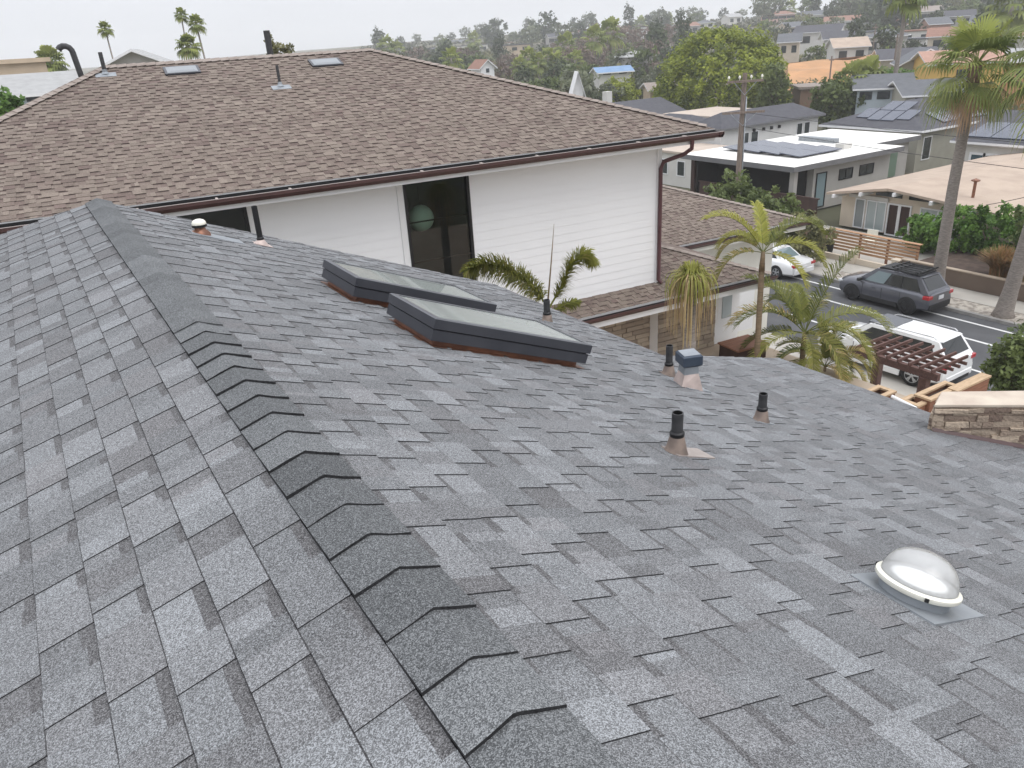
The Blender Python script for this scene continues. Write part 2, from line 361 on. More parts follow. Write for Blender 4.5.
M['grass_dry'] = leaf_mat('dry_ornamental_grass', (0.16, 0.13, 0.05), (0.42, 0.27, 0.12), (0.48, 0.25, 0.12))
M['tyre'] = mat('tyre_rubber', (0.018, 0.018, 0.019), rough=0.85)
M['alloy'] = mat('alloy_rim', (0.45, 0.46, 0.47), rough=0.3, metal=0.8)
M['dark_alloy'] = mat('dark_alloy_rim', (0.025, 0.025, 0.027), rough=0.35, metal=0.4)
M['carwhite'] = mat('white_car_paint', (0.80, 0.80, 0.79), rough=0.25, coat=0.8)
M['cargrey'] = mat('dark_grey_car_paint', (0.085, 0.088, 0.105), rough=0.3, coat=0.8, metal=0.3)
M['carglass'] = mat('car_window_glass', (0.010, 0.012, 0.013), rough=0.05, spec=0.7)
M['carglass_pale'] = mat('pale_car_window_glass', (0.16, 0.21, 0.22), rough=0.08, spec=0.7)
M['plasticblack'] = mat('black_cladding', (0.02, 0.02, 0.021), rough=0.6)
M['redlamp'] = mat('red_tail_lamp', (0.42, 0.02, 0.025), rough=0.15, coat=0.6)
M['clearlamp'] = mat('clear_lamp_lens', (0.6, 0.62, 0.63), rough=0.12, coat=0.6)
M['plate'] = mat('number_plate', (0.72, 0.72, 0.74), rough=0.4)
M['chrome'] = mat('chrome', (0.7, 0.7, 0.7), rough=0.15, metal=1.0)

# ------------------------------------------------------------------ shingled slopes
def clip_poly(poly, outline):
    """Sutherland-Hodgman against a convex counter-clockwise outline"""
    res = poly
    n = len(outline)
    for i in range(n):
        ax, ay = outline[i]; bx, by = outline[(i + 1) % n]
        def side(p): return (bx - ax) * (p[1] - ay) - (by - ay) * (p[0] - ax)
        out_ = []
        for j in range(len(res)):
            p, q = res[j], res[(j + 1) % len(res)]
            sp, sq = side(p), side(q)
            if sp >= 0: out_.append(p)
            if (sp >= 0) != (sq >= 0):
                t = sp / (sp - sq); out_.append((p[0] + (q[0] - p[0]) * t, p[1] + (q[1] - p[1]) * t))
        res = out_
        if len(res) < 3: return []
    return res

def shingles(mb, O, U, V, outline, expo, rng, tooth=0.0045, base=0.005, wmin=0.10, wmax=0.25, spread=0.30, mid=0.5, band=True, v_from=None, gapw=(0.08, 0.22), edge_shade=0.0, edge_shade_drop=0.42):
    """laminated shingles: courses across the slope, raised teeth, dark cut edges, a darker band under every butt"""
    O, U, V = Vector(O), Vector(U).normalized(), Vector(V).normalized()
    N = U.cross(V)
    if N.z < 0: N = -N
    area = sum(outline[i][0] * outline[(i + 1) % len(outline)][1] - outline[(i + 1) % len(outline)][0] * outline[i][1] for i in range(len(outline)))
    if area < 0: outline = outline[::-1]
    us = [p[0] for p in outline]; vs = [p[1] for p in outline]
    v0 = min(vs) if v_from is None else v_from
    k = 0
    def P(u, v, h): return O + U * u + V * v + N * h
    while v0 + k * expo < max(vs):
        va = v0 + k * expo; vb = va + expo
        u = min(us) - rng.random() * 0.3
        is_tooth = rng.random() < 0.5
        course_shift = rng.gauss(0, 0.018)
        while u < max(us):
            wd = rng.uniform(wmin, wmax) if is_tooth else rng.uniform(*gapw)
            # pieces of different blends inside one tab
            cuts = [0, wd]
            if rng.random() < 0.40: cuts = [0, wd * rng.uniform(0.3, 0.7), wd]
            th = tooth if is_tooth else 0.0
            def H(v): return 0.0015 + base * (v - va) / expo + th
            for ci in range(len(cuts) - 1):
                r = rng.random()
                tone = mid + course_shift + (rng.uniform(0.06, 0.14) if r < 0.22 else rng.uniform(-0.08, 0.06)) * spread / 0.30
                hue = rng.random() * rng.random()
                ua, ub = u + cuts[ci], u + cuts[ci + 1]
                strips = [(va, vb, tone, hue)]
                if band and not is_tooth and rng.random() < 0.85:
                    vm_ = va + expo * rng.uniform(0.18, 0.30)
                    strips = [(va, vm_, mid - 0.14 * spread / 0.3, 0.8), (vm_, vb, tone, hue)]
                if edge_shade: strips[0] = (va + edge_shade, strips[0][1], strips[0][2], strips[0][3]); strips.insert(0, (va, va + edge_shade, mid - edge_shade_drop, 0.8))  # dark strip below each butt: cut edge plus contact shadow painted in
                for (sa_, sb_, tn, hu) in strips:
                    q = clip_poly([(ua, sa_), (ub, sa_), (ub, sb_), (ua, sb_)], outline)
                    if len(q) >= 3: mb.poly([P(p[0], p[1], H(p[1])) for p in q], 0, tn, hu)
            # dark edges: the butt and, on a tooth, both cut sides
            edges = [((u, vb), (u + wd, vb))]
            if th: edges += [((u, va), (u, vb)), ((u + wd, va), (u + wd, vb))]
            for (p, q2) in edges:
                e = clip_poly([p, q2, ((p[0] + q2[0]) / 2 + 1e-6, (p[1] + q2[1]) / 2 - 1e-6)], outline)
                if len(e) < 3: continue
                d = sorted(e, key=lambda c: (c[0] - p[0]) ** 2 + (c[1] - p[1]) ** 2)
                a_, b_ = d[0], d[-1]
                mb.poly([P(a_[0], a_[1], 0.0), P(b_[0], b_[1], 0.0), P(b_[0], b_[1], H(b_[1])), P(a_[0], a_[1], H(a_[1]))], 1)
            u += wd; is_tooth = not is_tooth
        k += 1

def slab(mb, O, U, V, outline, top, thick, mi):
    O, U, V = Vector(O), Vector(U).normalized(), Vector(V).normalized(); N = U.cross(V)
    if N.z < 0: N = -N
    a = [O + U * u + V * v + N * top for u, v in outline]; b = [p - N * thick for p in a]
    mb.poly(a, mi); mb.poly(b[::-1], mi)
    for i in range(len(a)):
        j = (i + 1) % len(a); mb.poly([a[i], b[i], b[j], a[j]], mi)

# ------------------------------------------------------------------ the roof the photo was taken from
XR, ZR = 0.504, -1.15
PR, PL, PE = rad(22.0), rad(16.0), rad(15.5)
XB = 4.70; ZB = ZR - (XB - XR) * math.tan(PR)
XE = 6.36; ZE = ZB - (XE - XB) * math.tan(PE)
YG = 8.25          # gable end
Y0 = -3.2          # behind the camera
def zr(x):         # height of the street-side slope
    return ZR - (x - XR) * math.tan(PR) if x < XB else ZB - (x - XB) * math.tan(PE)
NR = Vector((math.sin(PR), 0, math.cos(PR)))
NE_ = Vector((math.sin(PE), 0, math.cos(PE)))
SR = Vector((math.cos(PR), 0, -math.sin(PR)))

house = empty('grey_roofed_house', (2, 3, GZ), 0, 'house with grey laminated shingle roof and dark ridge caps under the viewer', 'house')
def H_(o):
    o.parent = house; o.matrix_parent_inverse = Matrix.Translation((-2, -3, -GZ)); return o
rng = random.Random(11)
mb = MB()
lr = (XB - XR) / math.cos(PR)
out_far = [(5.13, 0), (YG, 0), (YG, lr), (5.13, lr)]
out_near = [(Y0, 0), (5.13, 0), (5.13, lr), (Y0, lr)]
shingles(mb, (XR, 0, ZR), (0, 1, 0), SR, [(Y0, 0.0), (YG, 0.0), (YG, lr), (Y0, lr)], 0.1435, rng, v_from=-0.032, tooth=0.0038, wmin=0.09, wmax=0.20, gapw=(0.07, 0.18), edge_shade=0.005, edge_shade_drop=0.20)
slab(mb, (XR, 0, ZR), (0, 1, 0), SR, out_far, 0.0, 0.11, 2)
slab(mb, (XR, 0, ZR), (0, 1, 0), SR, out_near, 0.0, 0.11, 2)
o = H_(mb.build('street_slope', [M['shingle'], M['shingle_edge'], M['white_trim']]))
mb = MB()
VL = Vector((-math.cos(PL), 0, -math.sin(PL)))
ll = 5.0
outl = [(Y0, 0.0), (YG + 0.02, 0.0), (YG + 0.45, 0.9), (YG + 0.7, ll), (Y0, ll)]
shingles(mb, (XR, 0, ZR), (0, 1, 0), VL, outl, 0.1435, rng, v_from=-0.032, tooth=0.0035, edge_shade=0.004)
slab(mb, (XR, 0, ZR), (0, 1, 0), VL, outl, 0.0, 0.11, 2)
H_(mb.build('uphill_slope', [M['shingle'], M['shingle_edge'], M['white_trim']]))
mb = MB()
SE = Vector((math.cos(PE), 0, -math.sin(PE))); le = (XE - XB) / math.cos(PE)
oute = [(Y0, 0.0), (5.13, 0.0), (5.09, le), (Y0, le)]
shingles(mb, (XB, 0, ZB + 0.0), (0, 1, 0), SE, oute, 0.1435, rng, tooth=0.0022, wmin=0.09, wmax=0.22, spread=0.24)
slab(mb, (XB, 0, ZB), (0, 1, 0), SE, oute, 0.0, 0.10, 2)
H_(mb.build('porch_slope', [M['shingle'], M['shingle_edge'], M['white_trim']]))

# ridge caps: bent tabs, thick dark front edges; near the far end they lap the other way
mb = MB()
def cap_tab(mb, ya, yb, za, zb, wd=0.112):
    """ya: the exposed edge, yb: the covered edge"""
    prof = []
    for s in (-1, 1):
        pass
    xs = [(-wd, -wd * math.tan(PL)), (-wd * 0.5, -wd * 0.5 * math.tan(PL)), (-0.006, -0.0008), (0.006, -0.0014), (wd * 0.5, -wd * 0.5 * math.tan(PR)), (wd, -wd * math.tan(PR))]
    top = []; bot = []; k_ = [rng.gauss(0, 0.0014) for _ in xs]
    j = [rng.gauss(0, 0.0012) for _ in xs]
    th = 0.015
    for yy, zz in ((ya, za), (yb, zb)):
        top.append([Vector((XR + x, yy + (j[i] if yy == ya else 0), ZR + z + zz + (k_[i] if yy == ya else 0))) for i, (x, z) in enumerate(xs)])
        bot.append([Vector((XR + x, yy + (j[i] if yy == ya else 0), ZR + z + zz - th)) for i, (x, z) in enumerate(xs)])
    tn = rng.gauss(0.5, 0.05)
    for i in range(5):
        mb.poly([top[0][i], top[0][i + 1], top[1][i + 1], top[1][i]], 0, tn, 0.2)
        mb.poly([bot[0][i], bot[0][i + 1], top[0][i + 1], top[0][i]], 1)
        mb.poly([bot[1][i], bot[1][i + 1], top[1][i + 1], top[1][i]], 1)
    for i in (0, 5):
        mb.poly([bot[0][i], top[0][i], top[1][i], bot[1][i]], 1)
SP = 0.1785
y = 0.912 - SP * 23
while y < 3.9:
    cap_tab(mb, y + rng.gauss(0, 0.004), y + SP + 0.06, 0.019 + rng.gauss(0, .0015), 0.008)
    y += SP
yj = y
y = YG + 0.03
while y > yj - 0.05:
    cap_tab(mb, y, y - SP - 0.06, 0.022, 0.012)
    y -= SP
H_(mb.build('ridge_cap', [M['cap'], M['cap_edge']]))

# walls, fascias and gutters under the slopes
mb = MB()
yw = YG - 0.35
mb.poly([(-3.6, yw, GZ), (4.35, yw, GZ), (4.35, yw, zr(4.35) - 0.12), (XR, yw, ZR - 0.12), (-3.6, yw, ZR - 4.1 * math.tan(PL) - 0.12)])
mb.box(4.30, 4.40, 4.9, yw - 0.01, GZ, ZB - 0.1)
mb.box(5.9, 6.0, Y0 + 0.2, 4.85, GZ, ZE - 0.02)
mb.box(4.45, 5.98, 4.75, 4.85, GZ, ZE + 0.05)
mb.box(-3.7, -3.62, Y0 + 0.2, yw - 0.01, GZ, ZR - 4.1 * math.tan(PL) - 0.15)
H_(mb.build('house_wall', M['stucco']))
mb = MB()
for (xa, za, ya, yb) in ((XB, ZB, 5.13, YG), (XE, ZE, Y0, 5.09)):
    mb.box(xa + 0.004, xa + 0.012, ya, yb, za - 0.13, za - 0.02)
    mb.box(xa + 0.012, xa + 0.11, ya, yb, za - 0.14, za - 0.13)
    mb.box(xa + 0.10, xa + 0.11, ya, yb, za - 0.13, za - 0.055)
H_(mb.build('eave_gutter', M['gutter']))

# ------------------------------------------------------------------ fittings on the slope
def on_slope(x, y): return Vector((x, y, zr(x)))
def pad_mesh(mb, x, y, up, down, side, lift=0.0125, mi=0):
    c = on_slope(x, y); n = NR if x < XB else NE_; s = SR if x < XB else SE; t = Vector((0, 1, 0))
    q = [c - s * up - t * side, c + s * down - t * side, c + s * down + t * side, c - s * up + t * side]
    a = [p + n * lift for p in q]; b = [p - n * 0.003 for p in q]
    mb.poly(a, mi)
    for i in range(4): mb.poly([b[i], b[(i + 1) % 4], a[(i + 1) % 4], a[i]], mi)

def vent_pipe(x, y, hgt, r, label, cone_mat, cone_h=0.10, cone_r=0.095, pipe_mat=None, padsize=(0.12, 0.19, 0.12), pad_mat=None, collar=True, flash=True):
    t = empty('vent_pipe', on_slope(x, y), 0, label, 'vent pipe', 'vent pipes on the grey roof')
    c = on_slope(x, y)
    p = MB(); p.tube([(0, 0, cone_h * 0.5), (0, 0, hgt)], r, 18, cap=False); p.tube([(0, 0, hgt), (0, 0, hgt - 0.12)], r * 0.82, 18, cap=False, mi=1)
    n0 = []
    for k in range(18):
        a, b = 2 * math.pi * k / 18, 2 * math.pi * (k + 1) / 18
        p.poly([(r * math.cos(a), r * math.sin(a), hgt), (r * math.cos(b), r * math.sin(b), hgt), (r * .82 * math.cos(b), r * .82 * math.sin(b), hgt), (r * .82 * math.cos(a), r * .82 * math.sin(a), hgt)])
    p.poly([(r * .82 * math.cos(2 * math.pi * k / 18), r * .82 * math.sin(2 * math.pi * k / 18), hgt - 0.1) for k in range(18)], 1)
    p.build('pipe', [pipe_mat or M['abs'], M['bore']], t, True, 40)
    q = MB()
    ts = math.tan(PR if x < XB else PE)
    def tilt(v, z0=cone_h):   # the foot of the cone follows the slope
        f = 1 - v.z / z0 if z0 else 0
        return Vector((v.x, v.y, v.z - f * v.x * ts + f * 0.006))
    q.lathe([(cone_r, 0), (cone_r * 0.82, cone_h * 0.3), (r * 1.35, cone_h * 0.8), (r * 1.12, cone_h)], 24, tf=tilt)
    q.build('flashing_cone', cone_mat, t, True, 50)
    if collar:
        k = MB(); k.lathe([(r * 1.1, cone_h - 0.012), (r * 1.3, cone_h - 0.004), (r * 1.3, cone_h + 0.012), (r * 1.04, cone_h + 0.02)], 20); k.build('collar', M['black'], t, True, 40)
    if flash:
        f = MB(); pad_mesh(f, x, y, *padsize)
        o = f.build('flashing_plate', pad_mat or cone_mat, t); o.matrix_parent_inverse = Matrix.Translation(-c)
    return t
vent_pipe(2.33, 2.42, 0.222, 0.028, 'black vent pipe on tall copper cone with a copper plate running down the shingles', M['copper_dull'], 0.105, 0.060, padsize=(0.05, 0.215, 0.062), pad_mat=mat('tan_plate', (0.36, 0.31, 0.28), (0.27, 0.235, 0.215), scale=9, rough=.55))
vent_pipe(3.82, 3.16, 0.215, 0.029, 'black vent pipe standing alone downslope towards the white car', M['copper_dull'], 0.10, 0.060, padsize=(0.06, 0.06, 0.062), pad_mat=M['galv'])
vent_pipe(3.97, 4.24, 0.262, 0.028, 'black vent pipe right beside the blue-grey capped flue', M['copper_dull'], 0.10, 0.062, padsize=(0.06, 0.07, 0.065))
vent_pipe(3.94, 5.93, 0.225, 0.032, 'short black vent pipe by the eave below the two palm fronds', M['copper_dull'], 0.085, 0.058, padsize=(0.06, 0.07, 0.06), pad_mat=M['galv'])
vent_pipe(1.71, 7.40, 0.37, 0.027, 'tall thin black vent pipe in front of the white siding near the gable end', M['copper_pink'], 0.06, 0.072, pipe_mat=M['black'], padsize=(0.07, 0.09, 0.08))

# capped flue
c = on_slope(3.87, 3.92)
t = empty('flue_vent', c, 0, 'square flue vent with blue-grey metal cap on pinkish copper base', 'roof vent')
ts = math.tan(PR)
RF = Matrix.Rotation(rad(-20), 3, 'Z')
mb = MB()
def ring(hw, z, foot=0.0):
    return [RF @ Vector((sx * hw, sy * hw, 0)) + Vector((0, 0, z)) for sx, sy in ((-1, -1), (1, -1), (1, 1), (-1, 1))]
r0 = [p + Vector((0, 0, -p.x * ts)) for p in ring(0.088, 0.002)]; r1 = ring(0.056, 0.135)
for i in range(4): mb.poly([r0[i], r0[(i + 1) % 4], r1[(i + 1) % 4], r1[i]])
mb.poly(r1)
mb.build('copper_base', M['copper_pink'], t)
mb = MB(); r0 = ring(0.058, 0.130); r1 = ring(0.054, 0.188)
for i in range(4): mb.poly([r0[i], r0[(i + 1) % 4], r1[(i + 1) % 4], r1[i]])
mb.build('dark_collar', M['galv'], t)
mb = MB(); r0 = ring(0.062, 0.190); r1 = ring(0.077, 0.206); r2 = ring(0.077, 0.275); r3 = ring(0.066, 0.288)
for a, b in ((r0, r1), (r1, r2), (r2, r3)):
    for i in range(4): mb.poly([a[i], a[(i + 1) % 4], b[(i + 1) % 4], b[i]])
mb.poly(r0[::-1])
mb.build('metal_cap', M['bluegrey'], t, bevel=0.004)
mb = MB(); r3 = ring(0.065, 0.2885); mb.poly(r3); r4 = ring(0.065, 0.280); mb.poly(r4[::-1]); mb.build('cap_top', M['galv'], t)
mb = MB(); pad_mesh(mb, 3.87, 3.92, 0.09, 0.16, 0.10); o = mb.build('flashing_plate', M['galv'], t); o.matrix_parent_inverse = Matrix.Translation(-c)

# white capped exhaust vent near the ridge
c = on_slope(1.18, 7.28)
t = empty('exhaust_vent', c, 0, 'low exhaust vent with white domed cap on copper base near the ridge', 'roof vent')
mb = MB(); mb.lathe([(0.085, -0.01), (0.08, 0.025), (0.05, 0.045), (0.042, 0.08)], 24, tf=lambda v: Vector((v.x, v.y, v.z - max(0, 1 - v.z / 0.05) * v.x * ts if v.z < 0.05 else v.z))); mb.build('copper_base', M['copper'], t, True, 50)
mb = MB(); mb.lathe([(0.042, 0.07), (0.064, 0.07), (0.064, 0.092)], 24); mb.build('dark_grille', M['black'], t, True, 40)
mb = MB(); mb.lathe([(0.060, 0.086), (0.063, 0.091), (0.060, 0.110), (0.047, 0.128), (0.024, 0.137), (0.001, 0.139)], 24); mb.build('white_cap', M['white_plastic'], t, True, 50)
mb = MB(); pad_mesh(mb, 1.20, 7.26, 0.12, 0.33, 0.115); o = mb.build('flashing_plate', M['galv'], t); o.matrix_parent_inverse = Matrix.Translation(-c)

# skylights
def skylight(x0, x1, y0, y1, label, n_rise=0.165):
    """x0..x1, y0..y1: the curb's foot on the slope; the frame overhangs it"""
    cx, cy = (x0 + x1) / 2, (y0 + y1) / 2
    c = on_slope(cx, cy)
    t = empty('skylight', c, 0, label, 'skylight', 'skylights on the grey roof')
    hx, hy = (x1 - x0) / 2 / math.cos(PR), (y1 - y0) / 2
    def L(u, v, n): return SR * u + Vector((0, v, 0)) + NR * n
    def shell(mb, hu, hv, n0, n1, mi=0, hu1=None, hv1=None):
        hu1 = hu1 or hu; hv1 = hv1 or hv
        a = [L(sx * hu, sy * hv, n0) for sx, sy in ((-1, -1), (1, -1), (1, 1), (-1, 1))]
        b = [L(sx * hu1, sy * hv1, n1) for sx, sy in ((-1, -1), (1, -1), (1, 1), (-1, 1))]
        for i in range(4): mb.poly([a[i], a[(i + 1) % 4], b[(i + 1) % 4], b[i]], mi)
    mb = MB(); shell(mb, hx, hy, 0.0, 0.06); shell(mb, hx + 0.05, hy + 0.045, 0.009, 0.010, 0, hx, hy); mb.build('copper_curb', M['copper'], t)
    fx, fy = hx + 0.045, hy + 0.045
    mb = MB(); shell(mb, fx, fy, 0.045, 0.113); shell(mb, hx - 0.02, hy - 0.02, 0.0455, 0.045, 0, fx, fy); shell(mb, fx, fy, 0.113, 0.1135, 0, fx - 0.012, fy - 0.012); mb.build('lower_frame', M['bronze'], t)
    mb = MB(); shell(mb, fx - 0.012, fy - 0.012, 0.1135, 0.121); mb.build('shadow_gap', M['black'], t)
    gx, gy = fx - 0.036, fy - 0.036
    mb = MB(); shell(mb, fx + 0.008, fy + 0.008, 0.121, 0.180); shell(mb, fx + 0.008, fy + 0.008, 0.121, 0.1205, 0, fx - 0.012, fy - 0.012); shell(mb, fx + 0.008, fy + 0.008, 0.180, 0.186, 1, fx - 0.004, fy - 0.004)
    shell(mb, fx - 0.004, fy - 0.004, 0.186, 0.186, 1, gx, gy); shell(mb, gx, gy, 0.186, 0.177, 1); mb.build('upper_frame', [M['bronze'], M['bronze_lit']], t)
    mb = MB(); mb.poly([L(-gx, -gy, 0.181), L(gx, -gy, 0.181), L(gx, gy, 0.181), L(-gx, gy, 0.181)]); mb.build('glass_pane', M['skyglass'], t)
    # painted light shaft below
    sx_, sy_ = hx - .012, hy - .012
    mb = MB(); shell(mb, sx_, sy_, 0.17, -0.30); mb.poly([L(-sx_, -sy_, -0.30), L(sx_, -sy_, -0.30), L(sx_, sy_, -0.30), L(-sx_, sy_, -0.30)]); mb.build('light_shaft', SHAFT, t)
    return t
SHAFT = mat('shaft_paint', (0.78, 0.80, 0.76), rough=0.9)
skylight(1.77, 2.80, 5.16, 5.74, 'bronze framed skylight with copper curb, farther up the grey slope by the white wall')
skylight(1.83, 2.90, 4.04, 4.62, 'bronze framed skylight with copper curb, nearer the dark ridge caps, seen in full')

# tubular skylight dome
dx, dy = 2.20, 1.12
c = on_slope(dx, dy)
t = empty('sun_tunnel', c, 0, 'round clear domed tubular skylight with cream rim on grey metal flashing', 'skylight')
RX = Matrix.Rotation(PR * 0.85, 3, 'Y')
def tl(v): return RX @ v
mb = MB(); mb.lathe([(0.115, 0.0), (0.112, 0.055), (0.118, 0.060)], 40, tf=tl); mb.build('metal_base', M['galv'], t, True, 40)
mb = MB(); mb.lathe([(0.112, 0.052), (0.132, 0.050), (0.138, 0.056), (0.138, 0.068), (0.128, 0.074), (0.118, 0.073)], 48, tf=tl); mb.build('rim', M['white_plastic'], t, True, 50)
mb = MB(); mb.lathe([(0.124, 0.072), (0.121, 0.094), (0.112, 0.122), (0.094, 0.147), (0.064, 0.165), (0.032, 0.173), (0.0005, 0.175)], 48, tf=tl); mb.build('clear_dome', M['dome'], t, True, 60)
mb = MB(); mb.lathe([(0.1195, 0.0755), (0.108, 0.079), (0.104, 0.0755), (0.05, 0.079), (0.0005, 0.081)], 48, tf=tl); mb.build('diffuser', mat('white_diffuser', (0.90, 0.90, 0.90), rough=0.5), t, True, 40)
mb = MB()
for a in (100, 220, 340): mb.box(-0.006, 0.006, -0.006, 0.006, 0, 0.012, tf=lambda v, a=a: tl(Matrix.Rotation(rad(a), 3, 'Z') @ (v + Vector((0.139, 0, 0.055)))))
mb.build('rim_clip', M['black'], t)
mb = MB(); pad_mesh(mb, dx + 0.01, dy, 0.16, 0.19, 0.155, 0.0125); o = mb.build('flashing_plate', M['galv'], t); o.matrix_parent_inverse = Matrix.Translation(-c)

# stone clad chimney at the porch eave
M['stone'] = mat('stacked_stone', (0.50, 0.405, 0.31), (0.20, 0.145, 0.115), scale=6, rough=0.95, detail=6, bump=1.0, bscale=40, tone=True)
M['flagstone'] = mat('flagstone_cap', (0.56, 0.49, 0.40), (0.42, 0.34, 0.28), scale=3.5, rough=0.9, detail=6)
pA = Vector((5.765, 3.043, 0)); pB = Vector((6.543, 2.415, 0)); pd = (pB - pA).normalized(); pn = Vector((-pd.y, pd.x, 0))
if pn.x < 0: pn = -pn
zt = -2.926
t = empty('stone_chimney', (6.2, 2.6, ZE), 0, 'stacked stone chimney with flat flagstone cap at the porch eave', 'chimney')
inv = Matrix.Translation((-6.2, -2.6, -ZE))
rg = random.Random(4)
mb = MB()
ln, dp = 1.6, 0.26
def stone_face(a, b, nrm):
    d = (b - a).normalized(); L_ = (b - a).length; z = ZE - 0.75
    while z < zt:
        h = min(rg.uniform(0.022, 0.06), zt - z + 0.001); s = 0
        while s < L_ - 0.01:
            l_ = min(rg.uniform(0.08, 0.26), L_ - s); pr = rg.uniform(0.0, 0.028)
            p0 = a + d * s; p1 = a + d * (s + l_ - 0.004)
            o_ = nrm * pr
            bk = nrm * -0.03
            vs = [p0 + bk, p1 + bk, p1 + o_, p0 + o_]
            lo = [Vector((p.x, p.y, z)) for p in vs]; hi = [Vector((p.x, p.y, z + h - 0.004)) for p in vs]
            jit = [Vector((rg.gauss(0, .003), rg.gauss(0, .003), rg.gauss(0, .006))) for _ in range(4)]
            hi = [p + q for p, q in zip(hi, jit)]
            mb.mesh(lo + hi, [(4, 5, 6, 7), (0, 1, 5, 4), (1, 2, 6, 5), (2, 3, 7, 6), (3, 0, 4, 7)], 0, rg.random())
            s += l_
        z += h
pC = pB + pd * (ln - (pB - pA).length); pD = pA + Vector((.94, .34, 0)) * dp; pE = pC + pn * dp
stone_face(pA, pC, -pn); stone_face(pD, pA, Vector((-.34, .94, 0))); stone_face(pC, pE, pd)
core = [pA, pC, pE, pD]
lo = [Vector((p.x, p.y, ZE - 0.8)) for p in core]; hi = [Vector((p.x, p.y, zt - 0.005)) for p in core]
mb.mesh(lo + hi, [(4, 5, 6, 7), (0, 1, 5, 4), (1, 2, 6, 5), (2, 3, 7, 6), (3, 0, 4, 7)], 0, 0.5)
o = mb.build('stone_cladding', M['stone'], t); o.matrix_parent_inverse = inv
mb = MB()
q = [pA - pd * 0.012 - pn * 0.015, pC + pd * 0.03 - pn * 0.015, pE + pd * 0.03 + pn * 0.02, pD + pn * 0.02]
lo = [Vector((p.x, p.y, zt)) for p in q]; hi = [Vector((p.x, p.y, zt + 0.026)) for p in q]
mb.mesh(lo + hi, [(4, 5, 6, 7), (3, 2, 1, 0), (0, 1, 5, 4), (1, 2, 6, 5), (2, 3, 7, 6), (3, 0, 4, 7)])
o = mb.build('flagstone_top', M['flagstone'], t, bevel=0.006); o.matrix_parent_inverse = inv
mb = MB()
a, b = pA - pn * 0.022, pC - pn * 0.022
za_, zb_ = zr(a.x) , zr(b.x) if b.x < XE else ZE - (b.x - XE) * math.tan(PE)
mb.poly([(a.x, a.y, za_ - 0.01), (b.x, b.y, zb_ - 0.01), (b.x, b.y, zb_ + 0.035), (a.x, a.y, za_ + 0.035)])
a2, b2 = a - pn * 0.02, b - pn * 0.02
mb.poly([(a.x, a.y, za_ + 0.035), (b.x, b.y, zb_ + 0.035), (b2.x, b2.y, zb_ + 0.01), (a2.x, a2.y, za_ + 0.01)])
mb.poly([(a2.x, a2.y, za_ + 0.01), (b2.x, b2.y, zb_ + 0.01), (b2.x, b2.y, zb_ - 0.02), (a2.x, a2.y, za_ - 0.02)])
o = mb.build('brown_flashing', M['gutter'], t); o.matrix_parent_inverse = inv

# ------------------------------------------------------------------ the white house next door, brown roof
NA = rad(-4.609)
K = 1.30      # metres per drawing unit of this house
nb = empty('white_sided_house', (10.08 * K, 9.80 * K, GZ), NA, 'white sided house with brown shingle hip roof and brown gutters next door', 'house')
nb.scale = (K, K, K)
NM = Matrix.Translation((10.08 * K, 9.80 * K, 0)) @ Matrix.Rotation(NA, 4, 'Z') @ Matrix.Scale(K, 4)
def N_(o, parent=None):
    o.parent = parent or nb
    if parent is None: o.matrix_parent_inverse = Matrix.Translation((0, 0, -GZ / K))
    return o
def nl(x, y, z): return NM @ Vector((x, y, z))
PN = rad(18.5); tn_ = math.tan(PN); cn_ = math.cos(PN)
ZN = -1.58; XL = -13.0; DP = 9.3; RY = 4.65; RL, RRx = -8.9, -4.42
ZRG = ZN + RY * tn_
rng = random.Random(5)
EX = 0.1435 / K
kw = dict(tooth=0.005, base=0.0045, wmin=0.08, wmax=0.19, spread=0.36, mid=0.52, gapw=(0.07, 0.17))
mats_b = [M['brown_shingle'], M['brown_edge'], M['white_trim']]
# front slope: v measured down from the ridge
mb = MB()
Lf = RY / cn_
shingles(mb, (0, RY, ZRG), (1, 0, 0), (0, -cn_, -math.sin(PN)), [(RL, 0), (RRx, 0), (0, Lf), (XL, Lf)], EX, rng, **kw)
slab(mb, (0, RY, ZRG), (1, 0, 0), (0, -cn_, -math.sin(PN)), [(RL, 0), (RRx, 0), (0, Lf), (XL, Lf)], 0.0, 0.06, 2)
up = N_(mb.build('upper_roof', mats_b))
mb = MB()
A, Bq, Cq, Dq = Vector((0, 0, ZN)), Vector((0, DP, ZN)), Vector((RRx, RY, ZRG)), Vector((RL, RY, ZRG))
E1, E2 = Vector((XL, 0, ZN)), Vector((XL, DP, ZN))
mb.poly([A, Bq, Cq], 0, 0.45, 0.3); mb.poly([Bq, E2, Dq, Cq], 0, 0.45, 0.3); mb.poly([E2, E1, Dq], 0, 0.45, 0.3)
mb.poly([A - Vector((0, 0, .07)), E1 - Vector((0, 0, .07)), E2 - Vector((0, 0, .07)), Bq - Vector((0, 0, .07))], 2)
N_(mb.build('rear_slope', mats_b))
